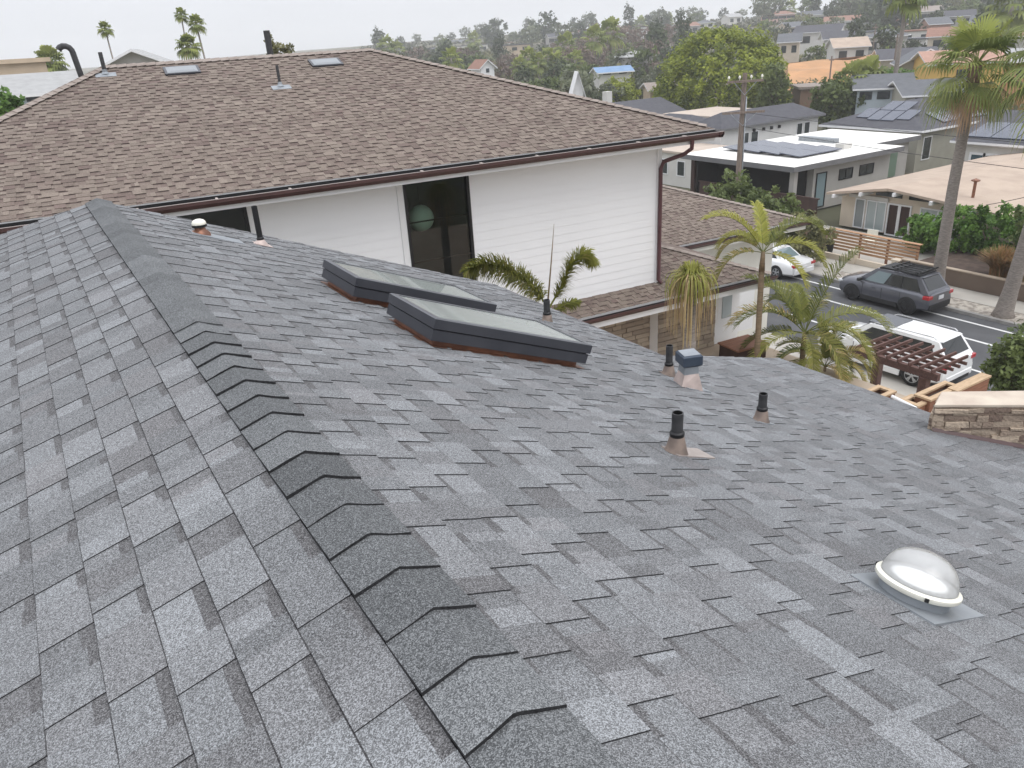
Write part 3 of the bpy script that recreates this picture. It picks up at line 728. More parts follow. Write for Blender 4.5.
# hip and ridge caps
mb = MB()
def capline(mb, a, b, wd=0.13, lift=0.02, drop=0.05, step=0.145):
    a, b = Vector(a), Vector(b); d = (b - a); L_ = d.length; d.normalize(); s = d.cross(Vector((0, 0, 1))).normalized()
    n = int(L_ / step)
    for i in range(n):
        p = a + d * (L_ * i / n); q = a + d * (L_ * (i + 1) / n)
        up0 = Vector((0, 0, lift + 0.016)); up1 = Vector((0, 0, lift + 0.004)); dn = Vector((0, 0, -drop))
        tn = rng.uniform(0.3, 0.7)
        mb.poly([p + up0, q + up1, q + s * wd + up1 + dn, p + s * wd + up0 + dn], 0, tn)
        mb.poly([p + up0, p - s * wd + up0 + dn, q - s * wd + up1 + dn, q + up1], 0, tn)
        mb.poly([p + up0, p + s * wd + up0 + dn, p + s * wd + dn - Vector((0, 0, .02)), p - Vector((0, 0, .02)) + up1, p - s * wd + dn - Vector((0, 0, .02)), p - s * wd + up0 + dn], 0, tn)
capline(mb, A + (Cq - A).normalized() * 0.15, Cq, 0.09, 0.03, 0.03); capline(mb, Cq, Dq, 0.11, 0.02, 0.045); capline(mb, E1, Dq, 0.09, 0.03, 0.03)
N_(mb.build('hip_cap', M['brown_cap']))
# gutters
def gutter(mb, a, b, z, nrm=(0, -1)):
    a, b = Vector((*a, z)), Vector((*b, z)); n = Vector((*nrm, 0))
    k_ = 0.8
    prof = [(0.0, -0.015), (0.0, -0.115), (0.075, -0.115), (0.10, -0.075), (0.115, -0.055), (0.115, -0.005), (0.105, -0.005), (0.098, -0.05), (0.07, -0.105), (0.006, -0.105), (0.006, -0.015)]
    pa = [a + n * x * k_ + Vector((0, 0, y * k_)) for x, y in prof]; pb = [b + n * x * k_ + Vector((0, 0, y * k_)) for x, y in prof]
    for i in range(len(prof)):
        j = (i + 1) % len(prof); mb.poly([pa[i], pb[i], pb[j], pa[j]], 1 if i in (6, 7, 8, 9) else 0)
    mb.poly(pa); mb.poly(pb[::-1])
mb = MB(); gutter(mb, (XL - 0.05, -0.012), (0.115, -0.012), ZN - 0.042); gutter(mb, (0.012, -0.12), (0.012, DP), ZN - 0.042, (1, 0)); mb.box(XL, 0, -0.011, -0.001, ZN - 0.14, ZN - 0.012, 1); mb.box(XL - .05, .10, -0.108, -0.094, ZN - 0.0455, ZN - 0.039, 2)
g = N_(mb.build('eave_gutter', [M['gutter'], M['black'], mat('gutter_lip_sheen', (0.42, 0.36, 0.34), rough=0.5)]))  # pale strip on the lip: sky reflection put into its colour
mb = MB()
x = -0.7
while x > XL:
    mb.box(x - 0.014, x + 0.014, -0.105, -0.012, ZN - 0.048, ZN - 0.034); x -= 0.93
o = mb.build('gutter_hanger', mat('hanger_metal', (0.5, 0.44, 0.40), rough=0.5), g)
# downspout: elbow under the eave, then down the corner
OV = 0.55; WX = -0.70
mb = MB()
pts = [(-0.53, -0.06, ZN - 0.12), (-0.53, -0.05, ZN - 0.26), (-0.56, 0.10, ZN - 0.36), (-0.72, OV - 0.10, ZN - 0.50), (-0.745, OV - 0.055, ZN - 0.62), (-0.745, OV - 0.055, -4.20), (-0.70, OV - 0.10, -4.27)]
mb.tube(pts, 0.036, 10)
N_(mb.build('downspout', M['downspout'], None, True, 50))
# frieze boards and soffit
mb = MB()
mb.box(XL, 0.0, 0.0, 0.012, ZN - 0.20, ZN - 0.137); mb.box(XL, -0.012, 0.013, OV + 0.02, ZN - 0.20, ZN - 0.185); mb.box(-0.012, 0.0, 0.013, DP, ZN - 0.20, ZN - 0.02); mb.box(WX - 0.02, -0.013, OV + 0.02, DP - 0.4, ZN - 0.20, ZN - 0.185)
N_(mb.build('fascia', M['white_trim']))

# lap siding with openings
def siding(mb, x0, x1, z0, z1, y, expo=0.14, flip=1):
    z = z0
    while z < z1 - 0.001:
        zt_ = min(z + expo, z1)
        mb.poly([(x0, y - 0.006, z), (x1, y - 0.006, z), (x1, y, zt_), (x0, y, zt_)])
        mb.poly([(x0, y + 0.003, z), (x1, y + 0.003, z), (x1, y - 0.006, z), (x0, y - 0.006, z)])
        z = zt_
W1 = (-5.415, -4.43); W2 = (-9.1, -7.77); ZW = ZN - 0.29; Zw1 = -3.95; Zw2 = -3.1
zb = -4.45; ztop = ZN - 0.19
mb = MB()
siding(mb, XL + 0.6, W2[0] - 0.09, zb, ztop, OV); siding(mb, W2[1] + 0.09, W1[0] - 0.09, zb, ztop, OV); siding(mb, W1[1] + 0.03, WX, zb, ztop, OV)
siding(mb, W2[0] - 0.09, W2[1] + 0.09, zb, Zw2 - 0.05, OV); siding(mb, W1[0] - 0.09, W1[1] + 0.03, zb, Zw1, OV)
fw = N_(mb.build('front_siding', M['white_siding']))
mb = MB(); mb.poly([(WX, OV - 0.005, zb - 3), (WX, DP - 0.6, zb - 3), (WX, DP - 0.6, ztop), (WX, OV - 0.005, ztop)]); mb.box(WX - 0.10, WX + 0.004, OV - 0.022, OV - 0.014, zb, ztop)
mb.poly([(XL + .6, OV, zb - 3), (XL + .6, DP - 0.6, zb - 3), (XL + .6, DP - 0.6, ztop), (XL + .6, OV, ztop)])
mb.poly([(XL + .6, DP - 0.6, zb - 3), (WX, DP - 0.6, zb - 3), (WX, DP - 0.6, ztop), (XL + .6, DP - 0.6, ztop)])
N_(mb.build('side_wall', M['white_siding']))
def window(x0, x1, z0, z1, bars, casing_right):
    mb = MB(); f = 0.045
    y0, y1 = OV - 0.03, OV + 0.05
    mb.box(x0 - f, x0, y0, y1, z0 - f, z1 + f); mb.box(x1, x1 + f, y0, y1, z0 - f, z1 + f); mb.box(x0, x1, y0, y1, z1, z1 + f); mb.box(x0, x1, y0, y1, z0 - f, z0)
    for zz in bars: mb.box(x0, x1, OV + 0.012, OV + 0.03, zz - 0.011, zz + 0.011)
    wf = N_(mb.build('window', M['black']))
    mb = MB(); mb.poly([(x0, OV + 0.01, z0), (x1, OV + 0.01, z0), (x1, OV + 0.01, z1), (x0, OV + 0.01, z1)]); mb.build('pane', M['pane'], wf)
    mb = MB(); mb.box(x0 - f - 0.10, x0 - f - 0.002, OV - 0.020, OV + 0.0, z0 - f, ZN - 0.19); mb.build('casing', M['white_trim'], wf)
    mb = MB()
    if casing_right: mb.box(x1 + f + 0.002, x1 + f + 0.10, OV - 0.020, OV + 0.0, z0 - f, ZN - 0.19)
    if casing_right: mb.build('casing', M['white_trim'], wf)
    # room behind
    mb = MB(); yb_ = OV + 2.2
    xa, xb, za, zb2 = x0 - 0.9, x1 + 0.9, z0 - 0.1, z1 + 0.12
    mb.poly([(xa, yb_, za), (xb, yb_, za), (xb, yb_, zb2), (xa, yb_, zb2)]); mb.poly([(xa, OV + .06, za), (xa, yb_, za), (xa, yb_, zb2), (xa, OV + .06, zb2)]); mb.poly([(xb, OV + .06, za), (xb, yb_, za), (xb, yb_, zb2), (xb, OV + .06, zb2)])
    mb.poly([(xa, OV + .06, za), (xb, OV + .06, za), (xb, yb_, za), (xa, yb_, za)]); mb.poly([(xa, OV + .06, zb2), (xb, OV + .06, zb2), (xb, yb_, zb2), (xa, yb_, zb2)])
    mb.build('room', ROOM, wf)
    return wf
ROOM = mat('dim_room', (0.10, 0.135, 0.125), (0.065, 0.09, 0.085), scale=1.5, rough=0.9)
window(W1[0], W1[1], Zw1, ZW, (-2.46, -3.08), False)
window(W2[0], W2[1], Zw2, ZW, (), True)
# globe lantern hanging in the room
lp = nl(-5.02, OV + 0.55, -2.52)
t = empty('globe_lantern', lp, 0, 'round pale paper globe lantern hanging behind the tall dark window', 'lantern')
mb = MB(); mb.lathe([(0.001, -0.27)] + [(0.27 * math.cos(a), 0.27 * math.sin(a)) for a in [rad(q) for q in range(-80, 81, 10)]] + [(0.001, 0.27)], 24); mb.build('paper_shade', mat('paper', (0.9, 0.92, 0.86), rough=0.8), t, True)
mb = MB(); mb.tube([(0, 0, 0.24), (0, 0, 0.65)], 0.005, 6); mb.build('hanging_cord', M['black'], t)

# skirt roof below the siding and the lower hip roofs
def nroof(name, quad_uv, O, V, rngseed, label=None, U=(1, 0, 0)):
    mb = MB(); r = random.Random(rngseed)
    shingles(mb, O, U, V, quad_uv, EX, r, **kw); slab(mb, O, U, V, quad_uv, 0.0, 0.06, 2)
    return N_(mb.build(name, mats_b))
Vf = Vector((0, -cn_, -math.sin(PN)))
ye = 0.06; ze = -4.42                       # eave of the skirt
def zlow(y): return ze + (y - ye) * tn_
# skirt plus lower hip, front plane: origin at the eave line, v up is negative -> measure from a top line y = 1.9
yt = 2.6; Lt = (yt - ye) / cn_
xc = 1.62
nroof('skirt_roof', [(-4.6, (yt - 0.56) / cn_), (WX, (yt - 0.56) / cn_), (WX, Lt), (-4.6, Lt)], (0, yt, zlow(yt)), Vf, 8)
hy_ = xc - WX
nroof('lower_slope', [(WX, (yt - ye - hy_) / cn_), (xc, Lt), (WX, Lt)], (0, yt, zlow(yt)), Vf, 18)
mb = MB(); capline(mb, (xc, ye, ze), (WX, ye + hy_, zlow(ye + hy_)), 0.09, 0.025, 0.03); 
mb.poly([(xc, ye, ze), (xc, 5.0, ze), (xc - 1.9, ye + 1.9, zlow(ye + 1.9))], 1); N_(mb.build('lower_hip', [M['brown_cap'], M['brown_shingle']]))
mb = MB(); gutter(mb, (-4.6, ye - 0.012), (xc + 0.08, ye - 0.012), ze - 0.02); N_(mb.build('lower_gutter', [M['gutter'], M['black']]))
mb = MB(); mb.box(-4.6, xc, ye, ye + 0.012, ze - 0.24, ze - 0.135); mb.box(-4.6, xc, ye + 0.013, 0.80, ze - 0.24, ze - 0.22); N_(mb.build('lower_fascia', M['white_trim']))
# second lower roof farther back
y2 = 2.80; z2 = -4.40; x2 = 5.42
yt2 = 6.6; Lt2 = (yt2 - y2) / cn_
nroof('garage_roof', [(WX, 0), (x2 - (yt2 - y2), 0), (x2, Lt2), (WX, Lt2)], (0, yt2, z2 + (yt2 - y2) * tn_), Vf, 9)
mb = MB(); capline(mb, (x2, y2, z2), (x2 - 3.8, y2 + 3.8, z2 + 3.8 * tn_), 0.09, 0.025, 0.03)
mb.poly([(x2, y2, z2), (x2, 10.4, z2), (x2 - 3.8, y2 + 3.8, z2 + 3.8 * tn_)], 1, 0.45, 0.3); N_(mb.build('garage_hip', [M['brown_cap'], M['brown_shingle']]))
mb = MB(); gutter(mb, (xc - 0.1, y2 - 0.012), (x2 + 0.1, y2 - 0.012), z2 - 0.02); gutter(mb, (x2 + 0.012, y2 - 0.1), (x2 + 0.012, 10.2), z2 - 0.02, (1, 0)); N_(mb.build('garage_gutter', [M['gutter'], M['black']]))
mb = MB(); mb.box(xc, x2 - 0.5, y2 + 0.5, y2 + 0.6, GZ, z2 - 0.02); mb.box(x2 - 0.6, x2 - 0.5, y2 + 0.61, 9.8, GZ, z2 - 0.02); mb.box(xc, x2 - 0.02, y2, y2 + 0.5, z2 - 0.22, z2 - 0.2); mb.box(xc, x2, y2 - 0.01, y2, z2 - 0.22, z2 - 0.14)
N_(mb.build('garage_wall', mat('cream_wall', (0.66, 0.64, 0.58), (0.60, 0.58, 0.52), scale=1.4, rough=0.85)))
# ground floor: stacked brick-like stone, dark window, white wing wall
M['veneer'] = mat('stone_veneer', (0.38, 0.315, 0.24), (0.25, 0.20, 0.155), rough=0.95, tone=True)
M['mortar'] = mat('veneer_mortar', (0.22, 0.19, 0.16), rough=0.95)
yv = 0.80
mb = MB(); r = random.Random(3)
mb.box(-4.3, 0.93, yv + 0.02, yv + 0.2, GZ + 4, ze - 0.2, 1)
z = -7.5
while z < ze - 0.23:
    h = 0.095; x = -2.28 - r.random() * 0.3
    while x < 0.92:
        l_ = r.uniform(0.18, 0.42); xe = min(x + l_ - 0.012, 0.93)
        if xe > x and not (x > -3 and xe < -1.75 and False): mb.box(max(x, -2.28), xe, yv - r.uniform(0, .015), yv + 0.03, z, min(z + h - 0.012, ze - 0.225), 0, r.random())
        x += l_
    z += h
N_(mb.build('stone_veneer_wall', [M['veneer'], M['mortar']]))
mb = MB(); mb.box(-4.3, -2.32, yv + 0.05, yv + 0.15, -7.5, -5.6); mb.box(-4.3, -2.32, yv + 0.05, yv + 0.15, -5.15, ze - 0.22); N_(mb.build('porch_wall', M['stucco']))
mb = MB(); mb.box(-2.95, -2.36, yv + 0.01, yv + 0.05, -5.12, -4.72); N_(mb.build('porch_window', M['black']))
mb = MB(); mb.box(0.94, 1.58, yv + 0.02, yv + 0.12, -5.98, ze - 0.22); mb.box(1.48, 1.58, yv + 0.12, y2 + 0.5, GZ, ze - 0.22); mb.box(1.585, 2.25, yv + 0.3, yv + 0.4, -5.98, -4.85); N_(mb.build('wing_wall', M['white_trim']))
mb = MB(); mb.box(1.12, 1.36, yv + 0.005, yv + 0.02, -5.45, ze - 0.3); N_(mb.build('wing_window', mat('blue_grey_pane', (0.38, 0.43, 0.45), rough=0.12)))

# roof fittings next door
def nroof_pt(x, y): return nl(x, y, ZN + y * tn_)
def low_skylight(x, y, label):
    t = empty('low_skylight', nroof_pt(x, y), NA, label, 'skylight', 'skylights on the brown roof')
    Rr = Matrix.Rotation(PN, 3, 'X')
    def tf(v): return Rr @ v
    mb = MB(); mb.box(-0.36, 0.36, -0.22, 0.22, 0, 0.05, tf=tf); mb.build('dark_curb', M['bronze'], t)
    mb = MB()
    a = [tf(Vector((sx * 0.31, sy * 0.18, 0.052))) for sx, sy in ((-1, -1), (1, -1), (1, 1), (-1, 1))]; b = [tf(Vector((sx * 0.24, sy * 0.12, 0.075))) for sx, sy in ((-1, -1), (1, -1), (1, 1), (-1, 1))]
    for i in range(4): mb.poly([a[i], a[(i + 1) % 4], b[(i + 1) % 4], b[i]])
    mb.poly(b); mb.build('acrylic_dome', mat('acrylic', (0.25, 0.265, 0.28), rough=0.45), t)
low_skylight(-7.80, 4.22, 'low domed skylight on the brown roof between the two thin pipes')
low_skylight(-5.40, 4.12, 'low domed skylight on the brown roof near the far end of its ridge')
def npipe(x, y, h, r, label, plate=True, hook=False, m_='abs', lean=0.0):
    b = nroof_pt(x, y) if y <= RY else nl(x, y, ZRG - (y - RY) * tn_)
    t = empty('roof_pipe', b, NA, label, 'vent pipe', 'pipes on the brown roof')
    mb = MB()
    if hook:
        pts = [(0, 0, -0.05), (-0.05, 0, h * 0.72)] + [(-0.05 - 0.14 + 0.14 * math.cos(rad(q)), 0, h * 0.72 + 0.14 * math.sin(rad(q))) for q in range(20, 151, 26)]
        mb.tube(pts, r, 12)
    else: mb.tube([(0, 0, -0.05), (lean, 0, h)], r, 12)
    mb.build('pipe', M[m_], t, True, 50)
    if plate:
        mb = MB(); Rr = Matrix.Rotation(PN, 3, 'X'); mb.box(-0.2, 0.2, -0.2, 0.02, 0.004, 0.016, tf=lambda v: Rr @ v)
        mb.lathe([(0.09, 0.0), (0.05, 0.04), (r + 0.01, 0.09)], 16); mb.build('flashing_plate', M['galv'], t)
npipe(-6.43, 3.28, 0.42, 0.03, 'thin dark pipe on a pale plate halfway up the brown roof')
npipe(-8.95, 4.35, 0.42, 0.042, 'straight dark pipe on a pale plate beside the hip of the brown roof', m_='abs')
npipe(-9.3, 5.1, 0.72, 0.062, 'dark gooseneck vent pipe with hooked top behind the brown hip', False, True)
npipe(-6.1, 5.3, 0.85, 0.075, 'stubby dark pipe standing up behind the brown ridge', False)

# ------------------------------------------------------------------ ground, street, yard
def st(o): o['kind'] = 'structure'; return o
def grid_ground():
    xs = [-1500, -900, -600, -400, -250, -150] + [-100 + 12 * i for i in range(92)] + [1030, 1150, 1300, 1600, 2200]
    ys = [-900, -600, -350, -200, -120] + [-80 + 12 * i for i in range(92)] + [1060, 1200, 1400, 1800, 2400]
    mb = MB()
    for y in ys:
        for x in xs: mb.v.append((x, y, terrain(x, y)))
    nx = len(xs)
    for j in range(len(ys) - 1):
        for i in range(nx - 1):
            mb.f.append((j * nx + i, j * nx + i + 1, (j + 1) * nx + i + 1, (j + 1) * nx + i)); mb.mi.append(0); mb.t.append(0.5); mb.t2.append(0.5)
    return mb
M['land'] = mat('dry_land', (0.085, 0.085, 0.05), (0.19, 0.165, 0.12), scale=0.03, rough=1.0, detail=10, ramp=(0.4, 0.62))
st(grid_ground().build('ground', M['land'], smooth=True))
def sheet(name, m, x0, x1, y0, y1, z, z0=None):
    mb = MB()
    if z0 is None: mb.poly([(x0, y0, z), (x1, y0, z), (x1, y1, z), (x0, y1, z)])
    else: mb.box(x0, x1, y0, y1, z0, z)
    return st(mb.build(name, m))
sheet('road', M['asphalt'], 24.6, 32.25, -40, 140, GZ)
def stripe(name, x0, x1, segs):
    mb = MB()
    for a, b in segs: mb.poly([(x0, a, GZ + 0.004), (x1, a, GZ + 0.004), (x1, b, GZ + 0.004), (x0, b, GZ + 0.004)])
    return st(mb.build(name, M['paint']))
stripe('centre_line', 29.66, 29.80, [(-40, 140)])
stripe('edge_line', 26.93, 27.06, [(-40, 140)])
stripe('parking_line', 31.44, 31.58, [(-40, 140)])
sheet('driveway', M['concrete'], 15.5, 24.6, -10, 40, GZ + 0.0)
sheet('kerb', M['kerb'], 32.25, 32.45, -40, 140, GZ + 0.13, GZ - 0.1)
sheet('parkway_strip', M['gravel'], 32.45, 33.7, -40, 23.6, GZ + 0.10)
sheet('parkway_paving', M['concrete'], 32.45, 33.7, 23.6, 140, GZ + 0.108)
sheet('sidewalk', M['concrete'], 33.7, 35.2, -40, 140, GZ + 0.115)
sheet('front_yard', M['concrete'], 35.2, 41.3, 21.2, 34, GZ + 0.12)
sheet('side_yard', M['soil'], 35.42, 60, -30, 21.2, GZ + 0.66)
sheet('patio', M['patio'], 6.6, 15.4, 8.35, 18.6, -7.8, -8.1)
sheet('lower_patio', M['patio'], 6.6, 15.0, -4, 8.33, -7.45, -7.7)

# retaining wall
t = empty('retaining_wall', (35.3, 5, GZ), 0, 'low brown retaining wall along the sidewalk behind the dark grey car', 'wall')
mb = MB(); mb.box(35.2, 35.4, -30, 21.45, GZ - 0.2, GZ + 0.86); o = mb.build('wall_body', M['brownwall'], t); o.matrix_parent_inverse = Matrix.Translation((-35.3, -5, -GZ))
mb = MB(); mb.box(35.17, 35.43, -30, 21.48, GZ + 0.86, GZ + 0.91); o = mb.build('wall_coping', M['patio'], t); o.matrix_parent_inverse = Matrix.Translation((-35.3, -5, -GZ))
# pale low wall along the front yard
t = empty('white_yard_wall', (35.3, 24, GZ), 0, 'low cream wall with square pillars below the redwood board fence', 'wall')
inv = Matrix.Translation((-35.3, -24, -GZ))
mb = MB(); mb.box(35.25, 35.42, 21.6, 26.6, GZ, GZ + 0.40); o = mb.build('wall_body', M['beige'], t); o.matrix_parent_inverse = inv
for yy in (21.75, 24.2):
    mb = MB(); mb.box(35.15, 35.5, yy - 0.2, yy + 0.2, GZ, GZ + 0.75); mb.box(35.12, 35.53, yy - 0.23, yy + 0.23, GZ + 0.75, GZ + 0.80); o = mb.build('wall_pillar', M['beige'], t); o.matrix_parent_inverse = inv
# redwood fence
t = empty('redwood_fence', (36.2, 24, GZ), 0, 'horizontal redwood board fence in front of the beige house', 'fence')
inv = Matrix.Translation((-36.2, -24, -GZ))
for i in range(6):
    mb = MB(); mb.box(36.1, 36.14, 21.2, 26.3, GZ + 0.42 + i * 0.17, GZ + 0.53 + i * 0.17); o = mb.build('rail_board', M['wood_mid'], t); o.matrix_parent_inverse = inv
for yy in (21.3, 22.9, 24.5, 26.2):
    mb = MB(); mb.box(36.145, 36.25, yy - 0.05, yy + 0.05, GZ, GZ + 1.45); o = mb.build('fence_post', M['wood'], t); o.matrix_parent_inverse = inv
mb = MB(); mb.box(36.05, 36.30, 21.15, 26.35, GZ + 1.45, GZ + 1.49); o = mb.build('cap_board', M['wood_mid'], t); o.matrix_parent_inverse = inv
# salmon side wall and bin
t = empty('salmon_side_wall', (36.4, 27.5, GZ), 0, 'salmon stucco yard wall beyond the white sedan', 'wall')
mb = MB(); mb.box(-0.1, 0.1, -0.9, 1.5, 0, 1.25); mb.build('wall_body', mat('salmon_stucco', (0.44, 0.31, 0.24), (0.38, 0.27, 0.21), scale=1, rough=0.9), t)
mb = MB(); mb.box(-0.14, 0.14, -0.94, 1.54, 1.25, 1.31); mb.build('wall_coping', M['beige'], t)
bp = at_x(833, 247, 36.3)
t = empty('waste_bin', (36.0, bp.y, GZ + .1), 0, 'black bin standing at the end of the redwood fence', 'bin')
mb = MB(); mb.lathe([(0.17, 0), (0.22, 0.62), (0.24, 0.64)], 14); mb.build('bin_body', M['plasticblack'], t, True, 40)
mb = MB(); mb.lathe([(0.25, 0.64), (0.25, 0.68), (0.12, 0.75), (0.001, 0.76)], 14); mb.build('bin_lid', M['plasticblack'], t, True, 40)
# patio chair
cp_ = at_x(871, 234, 38.5)
t = empty('garden_chair', (38.5, cp_.y, GZ + .12), 0.3, 'pale garden chair on the terrace in front of the beige house', 'chair')
mb = MB(); mb.box(-0.28, 0.28, -0.28, 0.28, 0.38, 0.44); mb.build('seat', M['white_plastic'], t)
mb = MB(); mb.box(0.24, 0.30, -0.28, 0.28, 0.44, 0.95); mb.build('backrest', M['white_plastic'], t)
for sx in (-1, 1):
    for sy in (-1, 1):
        mb = MB(); mb.box(sx * 0.25 - .03, sx * 0.25 + .03, sy * 0.25 - .03, sy * 0.25 + .03, 0, 0.38); mb.build('leg', M['white_plastic'], t)

# ------------------------------------------------------------------ pergola, planter boxes, handrail beside the driveway
t = empty('pergola', (20, 11.5, GZ), 0, 'dark brown slatted pergola in front of the white sport utility car', 'pergola')
inv = Matrix.Translation((-20, -11.5, -GZ)); zp = -8.95
def P_(o): o.matrix_parent_inverse = inv; return o
for i in range(8):
    yy = 10.42 + i * 0.33
    mb = MB(); mb.box(19.25, 20.95, yy - 0.025, yy + 0.025, zp + 0.09, zp + 0.18); P_(mb.build('rafter', M['wood_dark'], t))
for i, xx in enumerate((19.68, 20.0, 20.32, 20.64)):
    mb = MB(); mb.box(xx - 0.025, xx + 0.025, 10.25, 12.9, zp, zp + 0.085); P_(mb.build('purlin', M['wood_dark'], t))
mb = MB(); mb.box(19.28, 19.42, 10.25, 12.95, zp - 0.12, zp + 0.085); P_(mb.build('main_beam', M['wood_dark'], t))
for xx, yy in ((19.35, 10.62), (20.5, 12.75)):
    mb = MB(); mb.box(xx - .11, xx + .11, yy - 0.11, yy + 0.11, GZ, zp - 0.125 if xx < 20 else zp - .002); P_(mb.build('post', M['wood_dark'], t))
def planter(x, y, lx, ly, zt, label, rz=0.0, h=0.62):
    t = empty('planter_box', (x, y, zt - h), rz, label, 'planter', 'redwood boxes below the porch eave')
    mb = MB(); a, b = lx / 2, ly / 2
    mb.box(-a, a, -b, -b + 0.04, 0, h - 0.04); mb.box(-a, a, b - 0.04, b, 0, h - 0.04); mb.box(-a, -a + 0.04, -b + 0.041, b - 0.041, 0, h - 0.04); mb.box(a - 0.04, a, -b + 0.041, b - 0.041, 0, h - 0.04)
    mb.build('box_side', M['wood'], t)
    mb = MB(); c = 0.08
    mb.box(-a - .02, a + .02, -b - .02, -b + c, h - 0.04, h); mb.box(-a - .02, a + .02, b - c, b + .02, h - 0.04, h); mb.box(-a - .02, -a + c, -b + c + .001, b - c - .001, h - 0.04, h); mb.box(a - c, a + .02, -b + c + .001, b - c - .001, h - 0.04, h)
    mb.build('cap_board', M['wood_pale'], t)
    mb = MB(); mb.poly([(-a + .04, -b + .04, h - 0.12), (a - .04, -b + .04, h - 0.12), (a - .04, b - .04, h - 0.12), (-a + .04, b - .04, h - 0.12)]); mb.build('soil', M['soil'], t)
planter(12.95, 7.95, 0.5, 0.36, -6.66, 'redwood planter box beside the leafy green fern by the eave')
planter(13.0, 7.25, 0.35, 0.35, -6.60, 'small redwood post box next to the white handrail')
planter(13.55, 7.15, 0.95, 0.30, -6.52, 'long redwood box with pale cap boards below the pergola post')
planter(14.3, 6.98, 1.1, 0.16, -6.50, 'narrow redwood parapet with pale cap beside the stone chimney')
t = empty('handrail', (12.5, 7.3, -7.45), 0, 'short white metal handrail bar beside the redwood boxes', 'handrail')
inv = Matrix.Translation((-12.5, -7.3, 7.45))
a, b = at_z(892, 396.5, -6.58), at_z(916, 408.5, -6.62)
mb = MB(); mb.tube([a, b], 0.035, 10); o = mb.build('rail', M['white_trim'], t, True, 40); o.matrix_parent_inverse = inv
for p in (a, b):
    mb = MB(); mb.tube([p + Vector((0, 0, -0.03)), p + Vector((0, 0, -0.85))], 0.025, 8); o = mb.build('rail_post', M['black'], t, True, 40); o.matrix_parent_inverse = inv
c1 = nl(0.98, 0.02, 0)
t = empty('brown_planter', (c1.x, c1.y, -7.8), NA, 'dark brown timber planter against the stone veneer wall', 'planter')
mb = MB(); mb.box(-0.47, 0.47, -0.34, 0.34, 0, 0.36); mb.build('box_side', M['darkwood'], t)
mb = MB(); mb.box(-0.51, 0.51, -0.38, 0.38, 0.361, 0.40); mb.build('cap_board', M['wood'], t)

